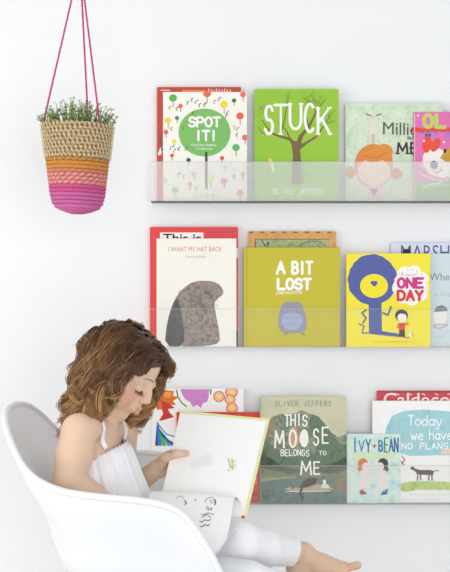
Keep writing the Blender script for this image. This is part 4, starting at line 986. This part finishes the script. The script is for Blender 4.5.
# ------------------------------------------------------------ the open book in the child's hands
ob = root('open_book', (-.04, -.62, .58), 'open picture book with pale yellow edges held up in the child\'s hands', 'book')
TL, TR, BR, BL = A3(180, 413, -.50), A3(266, 421, -.50), A3(243, 517, -.60), A3(160, 503, -.60)
page = mat((250, 249, 247), .6, .2); ylw = mat((238, 234, 176), .5, .3); blk = mat((70, 70, 74), .6, .2); gy = mat((196, 196, 200), .6, .2)
def slab(mb, q, n, t, m_):
    n = np.array(n); mb.add(list(q) + [p + n * t for p in q], [(0, 1, 2, 3), (7, 6, 5, 4), (0, 4, 5, 1), (1, 5, 6, 2), (2, 6, 7, 3), (3, 7, 4, 0)], m_)
nn = unit(np.cross(TR - TL, BL - TL)); nn = nn if nn[1] > 0 else -nn       # away from the reader
ux, uz = unit(TR - TL), unit(TL - BL)
m = MB(); slab(m, [TL - ux * .0005 + uz * .008, TR + ux * .007 + uz * .008, BR + ux * .007, BL - ux * .0005], nn, .0025, ylw); m.v = [tuple(np.array(v) + nn * .005) for v in m.v]; m.build('back_cover', ob)
m = MB()
for k in range(5): slab(m, [TL + nn * .001 * k, TR + nn * .001 * k + ux * .0006 * k, BR + nn * .001 * k, BL + nn * .001 * k], nn, .0008, page if k < 4 else ylw)
m.build('raised_pages', ob)
Rp = [A3(243, 517, -.60), A3(242, 508, -.604), A3(239.5, 500, -.615), A3(235.5, 497.5, -.632), A3(233, 504, -.652), A3(231, 518, -.682), A3(227, 536, -.72), A3(220, 548, -.75), A3(213, 556, -.775)]
Rp = catmull([tuple(p) for p in Rp], 5); shift = np.array([-.165, 0, .012]); NW = 14
m = MB(); vs = []
for k in range(4):
    vs = []
    for p in Rp:
        for i in range(NW + 1):
            f = i / NW; q = np.array(p) + shift * f - np.array([0, 0, .0016 * k]) + np.array([0, .0010 * k, 0]); q[2] += .004 * math.sin(f * PI) ; vs.append(q)
    fs = [(a * (NW + 1) + i, a * (NW + 1) + i + 1, (a + 1) * (NW + 1) + i + 1, (a + 1) * (NW + 1) + i) for a in range(len(Rp) - 1) for i in range(NW)]
    m.add(vs, fs, page)
m.build('curling_pages', ob, smooth=True)
m = MB(); Cr = [A3(243, 518, -.60), A3(229, 539, -.69), A3(212, 559, -.78)]
slab(m, [Cr[0], Cr[2], Cr[2] + shift, Cr[0] + shift], (0, 0, -1), .0022, mat((246, 245, 250), .5, .3)); m.build('front_cover', ob)
m = MB(); m.tube([BR + (-.002, -.002, .002), BR + (.003, -.002, -.001)], .0022, mat((206, 70, 70), .6), 8); m.build('headband', ob)
# pictures printed on the two open pages
def on_up(px, py):
    d = unit(A3(px, py, -.5) - np.array([0, -DIST, CAMZ])); o = np.array([0, -DIST, CAMZ]); t = ((TL - o) @ nn) / (d @ nn); return o + d * t - nn * .0006
Rf_ = np.array(catmull([tuple(p) for p in Rp], 4)); fr_ = np.linspace(0, 1, 400)
LG = Rf_[:, None, :] + shift * fr_[None, :, None]; LG[..., 2] += .004 * np.sin(fr_ * PI); LT = np.gradient(Rf_, axis=0)
LX = 225 + LG[..., 0] * FPX / (LG[..., 1] + DIST); LY = 286 - (LG[..., 2] - CAMZ) * FPX / (LG[..., 1] + DIST); LY[:len(Rf_) // 3] = 1e6
def on_low(px, py):
    j, i = np.unravel_index(np.argmin((LX - px) ** 2 + (LY - py) ** 2), LX.shape)
    nrm = unit(np.cross(LT[j], shift)); nrm = nrm if nrm[1] < 0 else -nrm
    return LG[j, i] + nrm * .0008
m = MB(); gold_ = mat((206, 196, 120), .6)
for a, b_ in [((228, 458), (231, 469)), ((231, 462), (236, 461)), ((230, 466), (234, 468)), ((232, 458), (233, 470)), ((234, 464), (236, 466)), ((227, 470), (230, 471))]: m.tube([on_up(*a), on_up(*b_)], .0008, gold_, 5)
for i in range(9): m.tube([on_up(190 + i * 2.4, 462 - i * 1.2), on_up(193 + i * 2.4, 470 - i * .6)], .0003, gy, 4)
m.build('printed_emblem', ob)
m = MB()
for pts, r in [([(205, 503), (206, 500), (209, 498), (213, 498), (215, 500)], .0004), ([(209, 501), (212, 500.4), (213, 503), (210, 504)], .0004), ([(214.6, 500), (215.6, 502.5), (214.6, 505)], .0011), ([(205.5, 508.5), (207.5, 507), (209, 508.5), (207, 510), (209.5, 510)], .0006), ([(210.5, 508), (212, 508.6), (211, 510), (210.5, 508)], .0006), ([(201, 515), (205, 514.4), (208, 513.2), (214, 514.6)], .0005), ([(202, 518), (206.5, 515), (211, 517.6)], .0006), ([(199.6, 521), (202, 522.4), (205, 520), (208, 521.6), (210.4, 519.6)], .0007), ([(199.6, 526), (202, 527), (205, 524.4), (208, 526), (210, 524)], .0007), ([(184.4, 501), (186.4, 503), (185.4, 505)], .0009), ([(195, 500), (196, 501)], .0007), ([(176, 498), (181, 496), (184, 499)], .0003)]:
    m.tube([on_low(*p) for p in pts], r, blk, 5)
m.build('printed_drawing', ob)
